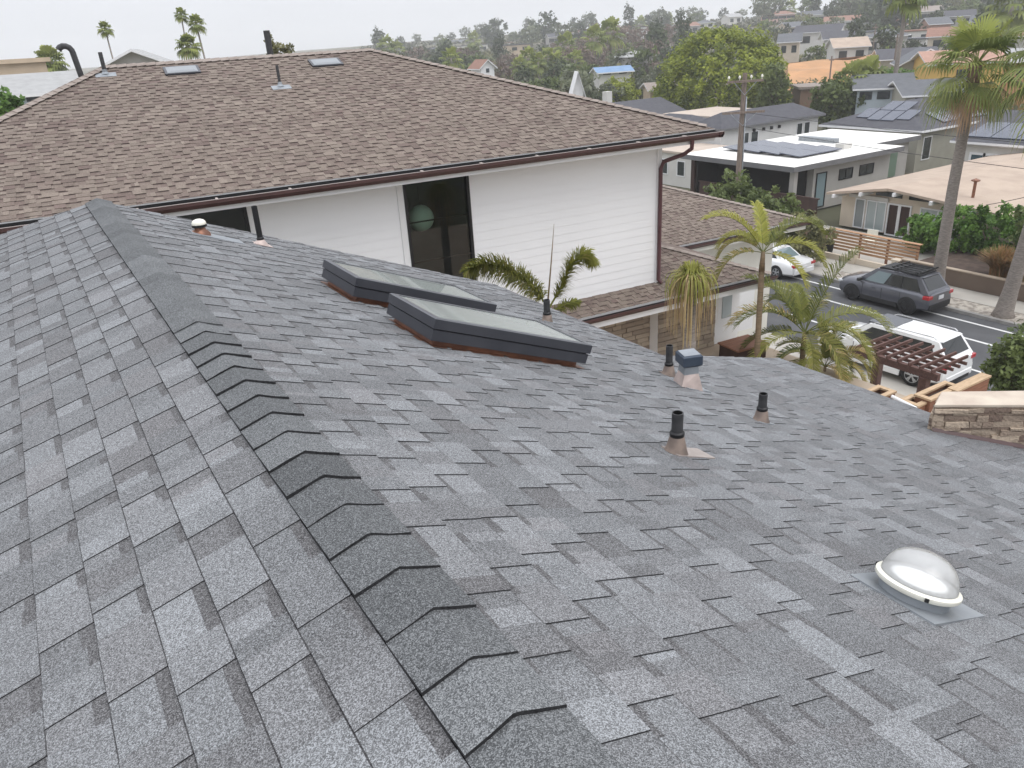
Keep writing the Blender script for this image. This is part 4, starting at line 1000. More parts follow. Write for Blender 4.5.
# ------------------------------------------------------------------ cars
def car(name, loc, rz, label, paint, kind):
    """x forward, y to the car's left, z up; origin on the road under the middle"""
    t = empty(name, loc, rz, label, 'car')
    suv = kind != 'sedan'
    if kind == 'suv': L_, W_, Hh, wb, r, zb_, zs = 4.45, 1.86, 1.69, 2.69, 0.37, 0.25, 1.02
    elif kind == 'big': L_, W_, Hh, wb, r, zb_, zs = 5.05, 1.98, 1.76, 2.95, 0.39, 0.27, 1.10
    else: L_, W_, Hh, wb, r, zb_, zs = 4.55, 1.78, 1.42, 2.65, 0.325, 0.20, 0.90
    hl, hw = L_ / 2, W_ / 2
    xf, xr_ = wb / 2 + (0.02 if suv else 0.05), -wb / 2 + (0.02 if suv else 0.05)
    # lower body: ring of half sections, lofted nose to tail
    if kind == 'sedan':
        stn = [(-hl, .78, .50, .66, .80), (-hl + .08, .92, .30, .80, .95), (-hl + .7, .99, .22, .90, .99), (-0.9, 1.0, .2, .91, .97), (0.4, 1.0, .2, .90, .95), (1.0, .99, .2, .88, .93), (1.65, .97, .22, .80, .86), (hl - .18, .86, .26, .66, .72), (hl, .66, .36, .55, .58)]
    else:
        k = zs / 1.02
        stn = [(-hl, .84, .50, .72 * k, .98 * k), (-hl + .07, .94, .34, .86 * k, 1.04 * k), (-hl + .5, .99, .27, .98 * k, 1.05 * k), (-0.8, 1.0, .25, 1.0 * k, 1.04 * k), (0.4, 1.0, .25, .99 * k, 1.02 * k), (0.95, 1.0, .25, .97 * k, 1.03 * k), (hl - .75, .98, .25, .93 * k, 1.01 * k), (hl - .2, .92, .28, .82 * k, .93 * k), (hl - .04, .80, .34, .70 * k, .78 * k), (hl, .72, .44, .60 * k, .66 * k)]
    rings = []
    for (x, wf, z0, zsd, zt_) in stn:
        w_ = hw * wf
        half = [(w_ * 0.86, z0), (w_ * 0.97, z0 + 0.08), (w_, (z0 + zsd) / 2), (w_ * 0.985, zsd - 0.08), (w_ * 0.93, zsd), (w_ * 0.80, zt_ - 0.012), (w_ * 0.4, zt_ + 0.01)]
        rings.append([Vector((x, y, z)) for y, z in half] + [Vector((x, -y, z)) for y, z in reversed(half)])
    mb = MB(); n = len(rings[0])
    for i in range(len(rings) - 1):
        for k2 in range(n):
            j = (k2 + 1) % n; mb.poly([rings[i][k2], rings[i][j], rings[i + 1][j], rings[i + 1][k2]])
    mb.poly(rings[0]); mb.poly(rings[-1][::-1])
    mb2 = MB(); base = {}
    # weld for smooth shading
    for f in mb.f:
        idx = []
        for i in f:
            key = tuple(round(q, 4) for q in mb.v[i])
            if key not in base: base[key] = len(mb2.v); mb2.v.append(mb.v[i])
            idx.append(base[key])
        mb2.f.append(tuple(idx)); mb2.mi.append(0); mb2.t.append(.5); mb2.t2.append(.5)
    mb2.build('body', paint, t, True, 38)
    # cabin shell
    if kind == 'suv': cb = [(-hl + .08, -hl + .62, 0.84, 0.70), (1.28, 0.42, 0.86, 0.70)]
    elif kind == 'big': cb = [(-hl + .06, -hl + .50, 0.86, 0.70), (1.45, 0.52, 0.88, 0.70)]
    else: cb = [(-1.62, -0.82, 0.78, 0.62), (1.25, 0.28, 0.84, 0.62)]
    (xb0, xt0, wb0, wt0), (xb1, xt1, wb1, wt1) = cb
    zbelt = zs - 0.03; zr_ = Hh - 0.03
    def cab(x, s, tt):   # tt 0 at belt, 1 at roof
        return None
    lo = [Vector((xb0, -hw * wb0, zbelt)), Vector((xb1, -hw * wb1, zbelt)), Vector((xb1, hw * wb1, zbelt)), Vector((xb0, hw * wb0, zbelt))]
    hi = [Vector((xt0, -hw * wt0, zr_ - .03)), Vector((xt1, -hw * wt1, zr_ - .02)), Vector((xt1, hw * wt1, zr_ - .02)), Vector((xt0, hw * wt0, zr_ - .03))]
    mid_x = (xt0 + xt1) / 2
    mb = MB()
    for i in range(4): mb.poly([lo[i], lo[(i + 1) % 4], hi[(i + 1) % 4], hi[i]])
    rr = [Vector((xt0 - .05, 0, zr_ - .01)), Vector((mid_x, -hw * wt0 * 0.9, Hh - .015)), Vector((mid_x, hw * wt0 * 0.9, Hh - .015)), Vector((mid_x, 0, Hh)), Vector((xt1 + .04, 0, zr_))]
    mS, mP = Vector((mid_x, -hw * (wt0 + .015), zr_ - .0)), Vector((mid_x, hw * (wt0 + .015), zr_ - .0))
    mb.poly([hi[0], mS, rr[1], rr[3], rr[0]]); mb.poly([mS, hi[1], rr[4], rr[3], rr[1]]); mb.poly([hi[3], rr[0], rr[3], rr[2], mP]); mb.poly([mP, rr[2], rr[3], rr[4], hi[2]])
    mb.poly([hi[0], hi[1], mS]); mb.poly([hi[3], mP, hi[2]])
    o = mb.build('cabin', paint, t, False, None, 0.03)
    if kind == 'suv':
        mb = MB(); mb.box(xt0 + .1, xt1 - .04, -hw * .60, hw * .60, Hh - .05, Hh + .006); mb.build('roof_panel', M['plasticblack'], t, bevel=0.01)
    def panel(a, b, c, d, name, m_, off=0.012, shrink=(0.05, 0.05, 0.08, 0.08)):
        """quad a b (bottom) c d (top), inset and set proud of the shell"""
        l, r_, bt, tp = shrink
        def bl(u, v): return (a * (1 - u) + b * u) * (1 - v) + (d * (1 - u) + c * u) * v
        q = [bl(l, bt), bl(1 - r_, bt), bl(1 - r_, 1 - tp), bl(l, 1 - tp)]
        nn = (q[1] - q[0]).cross(q[3] - q[0]).normalized(); ce = (lo[0] + lo[1] + lo[2] + lo[3]) / 4
        if nn.dot(q[0] - ce) < 0: nn = -nn
        mb = MB(); mb.poly([p + nn * off for p in q]); mb.poly([p - nn * 0.01 for p in q])
        for i in range(4): mb.poly([q[i] + nn * off, q[(i + 1) % 4] + nn * off, q[(i + 1) % 4] - nn * .01, q[i] - nn * .01])
        return mb.build(name, m_, t)
    gl = M['carglass']
    panel(lo[1], lo[2], hi[2], hi[1], 'windscreen', M['carglass_pale'] if kind != 'big' else gl, shrink=(.05, .05, .04, .05))
    panel(lo[3], lo[0], hi[0], hi[3], 'rear_window', gl if suv else M['carglass_pale'], shrink=(.08, .08, .22 if suv else .06, .07))
    for s in (-1, 1):
        a, b, c, d = (lo[0], lo[1], hi[1], hi[0]) if s < 0 else (lo[3], lo[2], hi[2], hi[3])
        cuts = [(.10, .36), (.38, .60), (.62, .90)] if kind != 'sedan' else [(.14, .46), (.48, .88)]
        for (u0, u1) in cuts: panel(a, b, c, d, 'side_window', M['carglass_pale'] if (kind == 'suv' and u0 > .6) else gl, 0.012, (u0, 1 - u1, .10, .14))
        for u0 in ((.37, .61) if kind != 'sedan' else (.47,)): panel(a, b, c, d, 'window_pillar', M['black'], 0.008, (u0 - .012, 1 - u0 - .012, .10, .14))
    # wheels, arches
    for xw in (xf, xr_):
        for s in (-1, 1):
            yo = s * (hw + 0.002)
            mb = MB(); seg = 22
            a0, a1 = rad(-12), rad(192)
            R1 = r * 1.14; R0 = r * 1.02
            pts_o = [(xw + R1 * math.cos(a0 + (a1 - a0) * i / seg), r + R1 * math.sin(a0 + (a1 - a0) * i / seg)) for i in range(seg + 1)]
            mb.poly([(x, yo, z) for x, z in pts_o]); mb.poly([(x, yo - s * 0.30, z) for x, z in pts_o])
            for i in range(seg): mb.poly([(pts_o[i][0], yo, pts_o[i][1]), (pts_o[i + 1][0], yo, pts_o[i + 1][1]), (pts_o[i + 1][0], yo - s * .3, pts_o[i + 1][1]), (pts_o[i][0], yo - s * .3, pts_o[i][1])])
            mb.build('wheel_arch', M['plasticblack'], t)
            wmb = MB(); tfw = lambda v, s=s, xw=xw, yo=yo: Vector((xw + v.x, yo + s * (0.012 - 0.0) - s * v.z, r + v.y))
            wmb.lathe([(r * .66, 0.0), (r * .93, 0.0), (r, 0.03), (r, 0.19), (r * .93, 0.22)], 28, tf=tfw)
            wh = wmb.build('wheel', M['tyre'], t, True, 50)
            mb = MB(); mb.lathe([(r * .67, 0.003), (r * .62, 0.02), (r * .60, 0.06), (0.001, 0.07)], 28, tf=tfw)
            mb.build('rim_barrel', M['plasticblack'], wh, True, 40)
            mb = MB()
            for k2 in range(5):
                a = 2 * math.pi * k2 / 5 + 0.3
                for da in (-.16, .16):
                    p0 = tfw(Vector((0.05 * math.cos(a), 0.05 * math.sin(a), 0.018))); p1 = tfw(Vector((r * .64 * math.cos(a + da), r * .64 * math.sin(a + da), 0.016)))
                    mb.bar(p0, p1, 0.045, 0.02, 0, (0, 1, 0))
            mb.lathe([(0.06, 0.01), (0.05, 0.0), (0.001, 0.0)], 14, tf=tfw)
            mb.lathe([(r * .68, 0.002), (r * .62, -0.002), (r * .61, 0.02)], 28, tf=tfw)
            mb.build('rim', M['dark_alloy'] if kind == 'suv' else M['alloy'], wh, True, 40)
    # lamps, bumpers, mirrors, plate, trims
    zl = zs * 0.90
    for s in (-1, 1):
        mb = MB()
        if suv: mb.box(-hl - .005, -hl + .28, s * hw * .62, s * hw * .965, zl - .10, zl + .05)
        else: mb.box(-hl - .01, -hl + .16, s * hw * .52, s * hw * .90, .70, .84)
        mb.build('tail_lamp', M['redlamp'], t, bevel=0.02)
        mb = MB(); mb.box(hl - .34, hl - .05, s * hw * .56, s * hw * .89, zs * .70, zs * .80); mb.build('headlamp', M['clearlamp'], t, bevel=0.02)
        mb = MB(); mb.box(0.92, 1.08, s * (hw * .90), s * (hw + .17), zs + .0, zs + .14); mb.build('wing_mirror', paint if kind != 'suv' else M['black'], t, bevel=0.03)
        for xh in ((0.30, -0.62) if suv else (0.35, -0.55)):
            mb = MB(); mb.box(xh - .1, xh + .1, s * hw * .985, s * (hw + .018), zs - .19, zs - .16); mb.build('door_handle', paint, t)
        for xd in (0.86, -0.08, -0.95):
            mb = MB(); mb.box(xd - .006, xd + .006, s * hw * .95, s * (hw + .003), zb_ + .18, zs - .10); mb.build('door_seam', M['black'], t)
        if suv:
            mb = MB(); mb.box(xr_ + r * 1.2, xf - r * 1.2, s * hw * .93, s * (hw + .008), zb_ - .02, zb_ + .16); mb.build('side_sill', M['plasticblack'] if kind == 'suv' else paint, t)
            mb = MB(); mb.tube([(xt0 + .1, s * hw * .66, Hh - .02), (xt0 + .2, s * hw * .66, Hh + .045), (xt1 - .25, s * hw * .66, Hh + .045), (xt1 - .12, s * hw * .66, Hh - .02)], .018, 6); mb.build('roof_rail', M['black'] if kind == 'suv' else M['chrome'], t)
    mb = MB(); mb.box(-hl - .03, -hl + .10, -hw * .80, hw * .80, .34, .58); mb.build('rear_bumper', M['plasticblack'] if suv and kind == 'suv' else paint, t, bevel=0.03)
    if suv:
        mb = MB(); mb.box(-hl - .035, -hl + .1, -hw * .62, hw * .62, .30, .42); mb.build('bumper_insert', M['plasticblack'], t)
        mb = MB(); mb.box(xt0 - .10, xt0 + .12, -hw * .62, hw * .62, Hh - .075, Hh - .04); mb.build('roof_spoiler', paint, t, bevel=0.02)
    mb = MB(); zpn = zs * .80 if suv else .62; mb.box(-hl - .028, -hl + .02, -.16, .16, zpn - .08, zpn + .08); mb.build('number_plate', M['plate'], t)
    mb = MB(); mb.box(hl - .05, hl + .006, -hw * .45, hw * .45, .38, .58); mb.build('grille', M['black'], t)
    if kind == 'big':
        mb = MB(); mb.box(-0.35, 0.62, -hw * .58, hw * .58, Hh - .04, Hh + .008); mb.build('glass_roof', mat('sunroof_glass', (0.075, 0.08, 0.09), rough=0.12), t)
    if kind == 'suv':
        # load bars and rack on the roof
        for xk in (-1.35, -0.45):
            mb = MB(); mb.box(xk - .03, xk + .03, -hw * .70, hw * .70, Hh + .05, Hh + .09); mb.build('cross_bar', M['black'], t)
        mb = MB()
        for yy in (-.55, -.3, 0, .3, .55): mb.box(-1.55, -0.25, yy - .02, yy + .02, Hh + .092, Hh + .12)
        for xk in (-1.55, -0.25): mb.box(xk - .02, xk + .02, -.62, .62, Hh + .121, Hh + .17)
        mb.build('roof_rack', M['black'], t)
    return t
RZ = rad(90)
car('parked_car', (31.42, 19.4, GZ), RZ, 'dark grey sport utility car with black roof rack parked along the far kerb', M['cargrey'], 'suv')
car('parked_car', (25.05, 15.2, GZ), rad(92), 'large white sport utility car with dark glass roof parked behind the pergola', M['carwhite'], 'big')
car('parked_car', (31.55, 26.5, GZ), RZ, 'white sedan parked up the street half hidden by palm fronds', M['carwhite'], 'sedan')

# ------------------------------------------------------------------ houses across the street (axis aligned with it)
def house_at(name, x, y, z, label, cat='house', group=None):
    t = empty(name, (x, y, z), 0, label, cat, group)
    inv = Matrix.Translation((-x, -y, -z))
    def put(o, par=None):
        o.parent = par or t
        if par is None: o.matrix_parent_inverse = inv
        return o
    return t, put
def win(put, axis, c0, c1, z0, z1, pos, out, glass=None, frame=None, mull=0, name='window', f=0.07):
    """a window on a wall: axis 'y' = wall runs along Y at x = pos; out = outward sign"""
    glass = glass or M['winglass']; frame = frame or M['white_trim']
    def bx(mb, a0, a1, zz0, zz1, d0, d1):
        d0, d1 = sorted((pos + out * d0, pos + out * d1))
        if axis == 'y': mb.box(d0, d1, a0, a1, zz0, zz1)
        else: mb.box(a0, a1, d0, d1, zz0, zz1)
    mb = MB()
    bx(mb, c0 - f, c0, z0 - f, z1 + f, 0.0, 0.06); bx(mb, c1, c1 + f, z0 - f, z1 + f, 0.0, 0.06); bx(mb, c0, c1, z1, z1 + f, 0.0, 0.06); bx(mb, c0, c1, z0 - f, z0, 0.0, 0.06)
    for i in range(mull):
        cx = c0 + (c1 - c0) * (i + 1) / (mull + 1); bx(mb, cx - .03, cx + .03, z0, z1, 0.012, 0.05)
    w_ = put(mb.build(name, frame))
    mb = MB(); bx(mb, c0, c1, z0, z1, 0.004, 0.02); mb.build('pane', glass, w_)
    return w_

# beige mid-century house: low gable towards the street
t, put = house_at('beige_house', 43.4, 25, GZ, 'low beige house with wide tan gable roof, white beam ends and brown front doors')
X0, ya, yb, Z1 = 42.3, 19.0, 30.25, GZ + 2.35
yp, zpk = 26.6, -8.95; ze_ = -9.6; xo = 41.2
mb = MB(); mb.poly([(X0, ya, GZ), (X0, yb, GZ), (X0, yb, ze_ - .02), (X0, yp, zpk - .16), (X0, ya, ze_ - .02)]); mb.box(X0 + .01, 61, ya, ya + .1, GZ, ze_); mb.box(X0 + .01, 61, yb - .1, yb, GZ, ze_)
put(mb.build('wall', M['beige']))
mb = MB()
def rf(mb, y0, z0, y1, z1, x0, x1, th=.14, mi=0):
    d = Vector((0, y1 - y0, z1 - z0)).normalized(); n = Vector((0, -d.z, d.y));
    if n.z < 0: n = -n
    a = [Vector((x0, y0, z0)), Vector((x1, y0, z0)), Vector((x1, y1, z1)), Vector((x0, y1, z1))]; b = [p - n * th for p in a]
    mb.mesh(a + b, [(0, 1, 2, 3), (7, 6, 5, 4), (0, 4, 5, 1), (1, 5, 6, 2), (2, 6, 7, 3), (3, 7, 4, 0)], mi)
rf(mb, ya - 2.2, ze_ - .22, yp - .002, zpk, xo, 62); rf(mb, yp + .002, zpk, yb + .35, ze_ - .05, xo, 62)
put(mb.build('roof', M['tanroof']))
for i, (yy) in enumerate((19.6, 21.7, 23.9, 26.1, 28.2, 30.0)):
    zz = zpk - abs(yy - yp) * (zpk - ze_) / (yb - yp if yy > yp else yp - ya) * 0.98 - .27
    mb = MB(); mb.box(xo - .18, X0, yy - .07, yy + .07, zz - .08, zz + .12); put(mb.build('beam', M['white_trim']))
mb = MB()
def zroof_b(y): return zpk - abs(y - yp) * (zpk - ze_) / (yb - yp if y > yp else yp - ya) - 0.30
for a, b in ((21.9, 23.7), (24.1, 25.9), (26.3, 28.0), (28.4, 29.6)):
    cl = MB(); cl.poly([(X0 - .03, a, -9.66), (X0 - .03, b, -9.66), (X0 - .03, b, max(zroof_b(b), -9.6)), (X0 - .03, a, max(zroof_b(a), -9.6))]); put(cl.build('clerestory', M['winglass']))
for c in (25.72, 26.46): win(put, 'y', c, c + .56, GZ + .02, GZ + 1.72, X0, -1, M['darkwood'], M['white_trim'], name='front_door', f=.09)
win(put, 'y', 27.25, 28.42, GZ + .12, GZ + 1.75, X0, -1, M['paleglass'], M['white_trim'], 1)
win(put, 'y', 28.65, 29.2, GZ + .12, GZ + 1.75, X0, -1, mat('grey_curtain', (0.24, 0.26, 0.26), rough=.2), M['white_trim'])
win(put, 'y', 23.1, 25.05, GZ + .35, GZ + 1.75, X0, -1, M['paleglass'], M['white_trim'], 1)
mb = MB(); mb.box(X0 - .12, X0 - .02, 27.1, 29.7, GZ + 1.86, GZ + 2.06); put(mb.build('blind_box', M['palewall']))
fp = at_z(768 + 0, 150, -8.9)
for (u, v, nm) in ((973, 196, 'roof_vent'), (827, 182, None)):
    if nm:
        p = at_z(u, v, -9.2); mb = MB(); mb.lathe([(.08, -.3), (.08, .75), (.22, .8), (.22, .86), (.001, .95)], 12, c=(p.x, p.y, p.z)); put(mb.build('chimney_flue', M['copper'], None, True, 40))

# flat white roofed modern house
t, put = house_at('flat_roofed_house', 48, 37, GZ, 'modern house with flat white roof, grey eave edge and solar panels')
zf = -8.45
mb = MB()
pts = [(41.4, 33.3), (52.9, 33.3), (52.9, 35.6), (58.5, 35.6), (58.5, 43.6), (41.4, 43.6)]
a = [Vector((x, y, zf)) for x, y in pts]; b = [p - Vector((0, 0, .34)) for p in a]
mb.poly(a, 0); mb.poly(b[::-1], 1)
for i in range(6): mb.poly([a[i], a[(i + 1) % 6], b[(i + 1) % 6], b[i]], 1)
put(mb.build('flat_roof', [M['whiteroof'], M['fascia']]))
mb = MB(); mb.box(44.4, 52.6, 34.1, 34.2, GZ, zf - .35); mb.box(52.5, 58, 36.2, 36.3, GZ, zf - .35); mb.box(44.4, 44.5, 34.21, 43.2, GZ, zf - .35); mb.box(44.4, 58, 43.1, 43.2, GZ, zf - .35); mb.box(52.5, 52.6, 34.21, 36.2, GZ, zf - .35); mb.box(57.9, 58, 36.31, 43.1, GZ, zf - .35)
put(mb.build('wall', M['greywall']))
mb = MB(); mb.box(44.28, 44.38, 34.6, 43.0, GZ, zf - .36); mb.box(42.2, 44.38, 42.6, 42.7, GZ, zf - .36); put(mb.build('carport_recess', M['dim']))
for yy in (33.9, 42.9):
    mb = MB(); mb.box(42.0, 42.35, yy - .18, yy + .18, GZ, zf - .35); put(mb.build('carport_post', M['darkwood'] if yy > 40 else M['greywall']))
win(put, 'x', 44.75, 45.65, GZ + .2, GZ + 2.4, 34.1, -1, mat('blue_door_glass', (0.20, 0.27, 0.29), rough=.12), M['black'], name='glass_door')
win(put, 'x', 47.1, 48.4, GZ + 1.75, GZ + 2.35, 34.1, -1, M['winglass'], M['black'], 1); win(put, 'x', 49.3, 50.7, GZ + 1.75, GZ + 2.35, 34.1, -1, M['winglass'], M['black'], 1)
mb = MB(); mb.box(53.6, 56.6, 36.1, 36.18, GZ + .5, GZ + 2.3); put(mb.build('green_panel', mat('green_panel', (0.14, 0.20, 0.15), rough=.4)))
mb = MB()
def tilt_panel(mb, x0, x1, y0, y1, z0, dz, mi=0):
    a = [Vector((x0, y0, z0)), Vector((x1, y0, z0)), Vector((x1, y1, z0 + dz)), Vector((x0, y1, z0 + dz))]; b = [p - Vector((0, 0, .06)) for p in a]
    mb.mesh(a + b, [(0, 1, 2, 3), (7, 6, 5, 4), (0, 4, 5, 1), (1, 5, 6, 2), (2, 6, 7, 3), (3, 7, 4, 0)], mi)
pz = zf + .16
for i in range(4):
    for j in range(2):
        pm = MB(); tilt_panel(pm, 44.3 + j * 2.25, 46.5 + j * 2.25, 35.3 + i * 1.75, 37.0 + i * 1.75, pz, .12); put(pm.build('solar_panel', M['solar']))
mb = MB(); mb.box(51.4, 52.0, 38.0, 41.2, zf, zf + .32); put(mb.build('roof_skylight', M['galv']))
mb = MB(); mb.box(49.3, 50.2, 35.6, 36.3, zf, zf + .35); put(mb.build('roof_hatch', M['palewall']))

# white two storey house with dark hip roof
def hip_roof(mb, x0, x1, y0, y1, ze, h, o=.5, mi=0, th=.18):
    x0 -= o; x1 += o; y0 -= o; y1 += o
    w_ = min(x1 - x0, y1 - y0) / 2
    if x1 - x0 > y1 - y0: r0, r1 = Vector((x0 + w_, (y0 + y1) / 2, ze + h)), Vector((x1 - w_, (y0 + y1) / 2, ze + h))
    else: r0, r1 = Vector(((x0 + x1) / 2, y0 + w_, ze + h)), Vector(((x0 + x1) / 2, y1 - w_, ze + h))
    c = [Vector((x0, y0, ze)), Vector((x1, y0, ze)), Vector((x1, y1, ze)), Vector((x0, y1, ze))]
    if x1 - x0 > y1 - y0: fs = [(c[0], c[1], r1, r0), (c[1], c[2], r1), (c[2], c[3], r0, r1), (c[3], c[0], r0)]
    else: fs = [(c[0], c[1], r0), (c[1], c[2], r1, r0), (c[2], c[3], r1), (c[3], c[0], r0, r1)]
    for f in fs: mb.poly(f, mi)
    d = [p - Vector((0, 0, th)) for p in c]
    for i in range(4): mb.poly([c[i], d[i], d[(i + 1) % 4], c[(i + 1) % 4]], mi + 1)
    mb.poly(d[::-1], mi + 1)
def gable_roof(mb, x0, x1, y0, y1, ze, h, o=.5, along='x', mi=0, th=.16):
    if along == 'x':
        ym = (y0 + y1) / 2
        for s, yy in ((1, y0 - o), (-1, y1 + o)):
            zz = ze - h * o / (ym - y0); a = [Vector((x0 - o, yy, zz)), Vector((x1 + o, yy, zz)), Vector((x1 + o, ym, ze + h)), Vector((x0 - o, ym, ze + h))]
            b = [p - Vector((0, 0, th)) for p in a]; mb.mesh(a + b, [(0, 1, 2, 3)], mi); mb.mesh(a + b, [(7, 6, 5, 4), (0, 4, 5, 1), (1, 5, 6, 2), (3, 7, 4, 0)], mi + 1)
    else:
        xm = (x0 + x1) / 2
        for s, xx in ((1, x0 - o), (-1, x1 + o)):
            zz = ze - h * o / (xm - x0); a = [Vector((xx, y0 - o, zz)), Vector((xx, y1 + o, zz)), Vector((xm, y1 + o, ze + h)), Vector((xm, y0 - o, ze + h))]
            b = [p - Vector((0, 0, th)) for p in a]; mb.mesh(a + b, [(0, 1, 2, 3)], mi); mb.mesh(a + b, [(7, 6, 5, 4), (0, 4, 5, 1), (1, 5, 6, 2), (3, 7, 4, 0)], mi + 1)
def walls(mb, x0, x1, y0, y1, z0, z1, mi=0):
    mb.box(x0, x1, y0, y1, z0, z1, mi)

t, put = house_at('white_house', 57, 52, GZ, 'white two storey house with dark grey hip roof right behind the utility pole')
mb = MB(); walls(mb, 50.6, 63.0, 48.5, 51.8, GZ - .5, -7.85); put(mb.build('wall', mat('white_board_wall', (0.66, 0.655, 0.64), (0.60, 0.595, 0.58), scale=1, rough=.7)))
mb = MB(); hip_roof(mb, 50.6, 63.0, 48.5, 51.8, -7.85, 1.05, .45); put(mb.build('roof', [M['darkroof'], M['fascia']]))
for c in (60.15, 61.15): win(put, 'x', c, c + .68, -9.95, -8.45, 48.5, -1, M['winglass'], M['white_trim'], f=.06)
for c in (53.1, 54.25): win(put, 'x', c, c + .82, -10.1, -8.55, 48.5, -1, M['winglass'], M['white_trim'], f=.06)
for c in (54.4, 55.6, 56.6, 57.6):
    mb = MB(); mb.box(c, c + .18, 48.30, 48.49, -8.55, -8.3); put(mb.build('eave_lamp', M['black']))
# house with two dark roofs beyond the brown hip
t, put = house_at('grey_house', 68, 72, GZ - .3, 'pale house with dark grey gabled roofs above the end of the brown hip')
mb = MB(); walls(mb, 61.4, 69.4, 73.0, 82, GZ - 1, -9.0); put(mb.build('wall', M['palewall']))
mb = MB(); walls(mb, 56.3, 61, 58, 66, GZ - 1, -9.1); put(mb.build('wall', M['palewall']))
mb = MB(); gable_roof(mb, 61.4, 69.4, 73, 82, -9.0, 1.35, .5, 'x'); put(mb.build('roof', [M['darkroof'], M['fascia']]))
mb = MB(); hip_roof(mb, 56.3, 61, 58, 66, -9.0, 1.0, .4); put(mb.build('roof', [M['darkroof'], M['fascia']]))
mb = MB(); mb.box(62.5, 63.4, 79.0, 79.8, -8.2, -6.5); put(mb.build('chimney', M['palewall']))
for c in (63, 65): win(put, 'y', c - 3.5, c - 2.4, -11.0, -9.9, 56.3, -1, M['winglass'], M['white_trim'])
# low beige house between them with a flat top
t, put = house_at('tan_flat_house', 58, 61, GZ, 'tan stucco house with stepped flat roofs beside the dark gabled roof')
mb = MB(); walls(mb, 45.5, 50, 46.5, 54, GZ - .5, -9.3); put(mb.build('wall', M['palewall']))
mb = MB(); walls(mb, 62, 70, 60.1, 68, GZ - .5, -8.7); put(mb.build('wall', M['palewall']))
PALE_TAN = mat('pale_tan_roof', (0.50, 0.42, 0.35), (0.44, 0.37, 0.31), scale=1, rough=.9)
mb = MB(); mb.box(45.3, 50.2, 46.3, 54.2, -9.3, -9.12); put(mb.build('flat_roof', PALE_TAN))
mb = MB(); mb.box(61.9, 70.2, 60.01, 68.2, -8.7, -8.52); put(mb.build('flat_roof', mat('pale_tan_roof', (0.50, 0.42, 0.35), (0.44, 0.37, 0.31), scale=1, rough=.9)))
win(put, 'y', 51.6, 52.6, -11, -9.9, 45.5, -1)
win(put, 'y', 49.4, 50.4, -11, -9.9, 45.5, -1)
win(put, 'y', 47.4, 48.2, -11, -9.9, 45.5, -1)

# grey house with solar panels on a hip roof
t, put = house_at('solar_house', 67, 40, GZ, 'sage grey house with hip roof covered in blue solar panels')
mb = MB(); walls(mb, 61.4, 74, 37.6, 46.2, GZ - .5, -8.6); put(mb.build('wall', M['greenwall']))
mb = MB(); hip_roof(mb, 61.4, 74, 37.6, 46.2, -8.5, 1.75, .55); put(mb.build('roof', [M['darkroof'], M['white_trim']]))
sl = 1.75 / (4.3 + .55)
for i in range(4):
    for j in range(2):
        pm = MB(); y0_ = 39.2 + i * 1.25; x0_ = 61.9 + j * 1.7 + abs(i - 1.5) * .3
        z0_ = -8.5 + (x0_ - 60.85) * sl + .10; a = [Vector((x0_, y0_, z0_)), Vector((x0_ + 1.6, y0_, z0_ + 1.6 * sl)), Vector((x0_ + 1.6, y0_ + 1.15, z0_ + 1.6 * sl)), Vector((x0_, y0_ + 1.15, z0_))]; b = [p - Vector((0, 0, .07)) for p in a]
        if j == 1 and i in (0, 3): continue
        pm.mesh(a + b, [(0, 1, 2, 3), (7, 6, 5, 4), (0, 4, 5, 1), (1, 5, 6, 2), (2, 6, 7, 3), (3, 7, 4, 0)]); put(pm.build('solar_panel', M['solar']))
for i in range(5):
    pm = MB(); x0_ = 64.6 + i * 1.3; y0_ = 37.6; z0_ = -8.5 + (y0_ - 37.05) * sl + .12
    a = [Vector((x0_, y0_, z0_)), Vector((x0_ + 1.2, y0_, z0_)), Vector((x0_ + 1.2, y0_ + 1.7, z0_ + 1.7 * sl)), Vector((x0_, y0_ + 1.7, z0_ + 1.7 * sl))]; b = [p - Vector((0, 0, .07)) for p in a]
    pm.mesh(a + b, [(0, 1, 2, 3), (7, 6, 5, 4), (0, 4, 5, 1), (1, 5, 6, 2), (2, 6, 7, 3), (3, 7, 4, 0)]); put(pm.build('solar_panel', M['solar']))
win(put, 'x', 62.2, 63.2, -10.9, -9.2, 37.6, -1)
for c in (39, 40.6, 42.2): win(put, 'y', c, c + 1.2, -9.8, -9.05, 61.4, -1)
mb = MB(); mb.box(59.6, 61.39, 38.4, 44.2, -9.95, -9.82); put(mb.build('porch_canopy', M['palewall']))
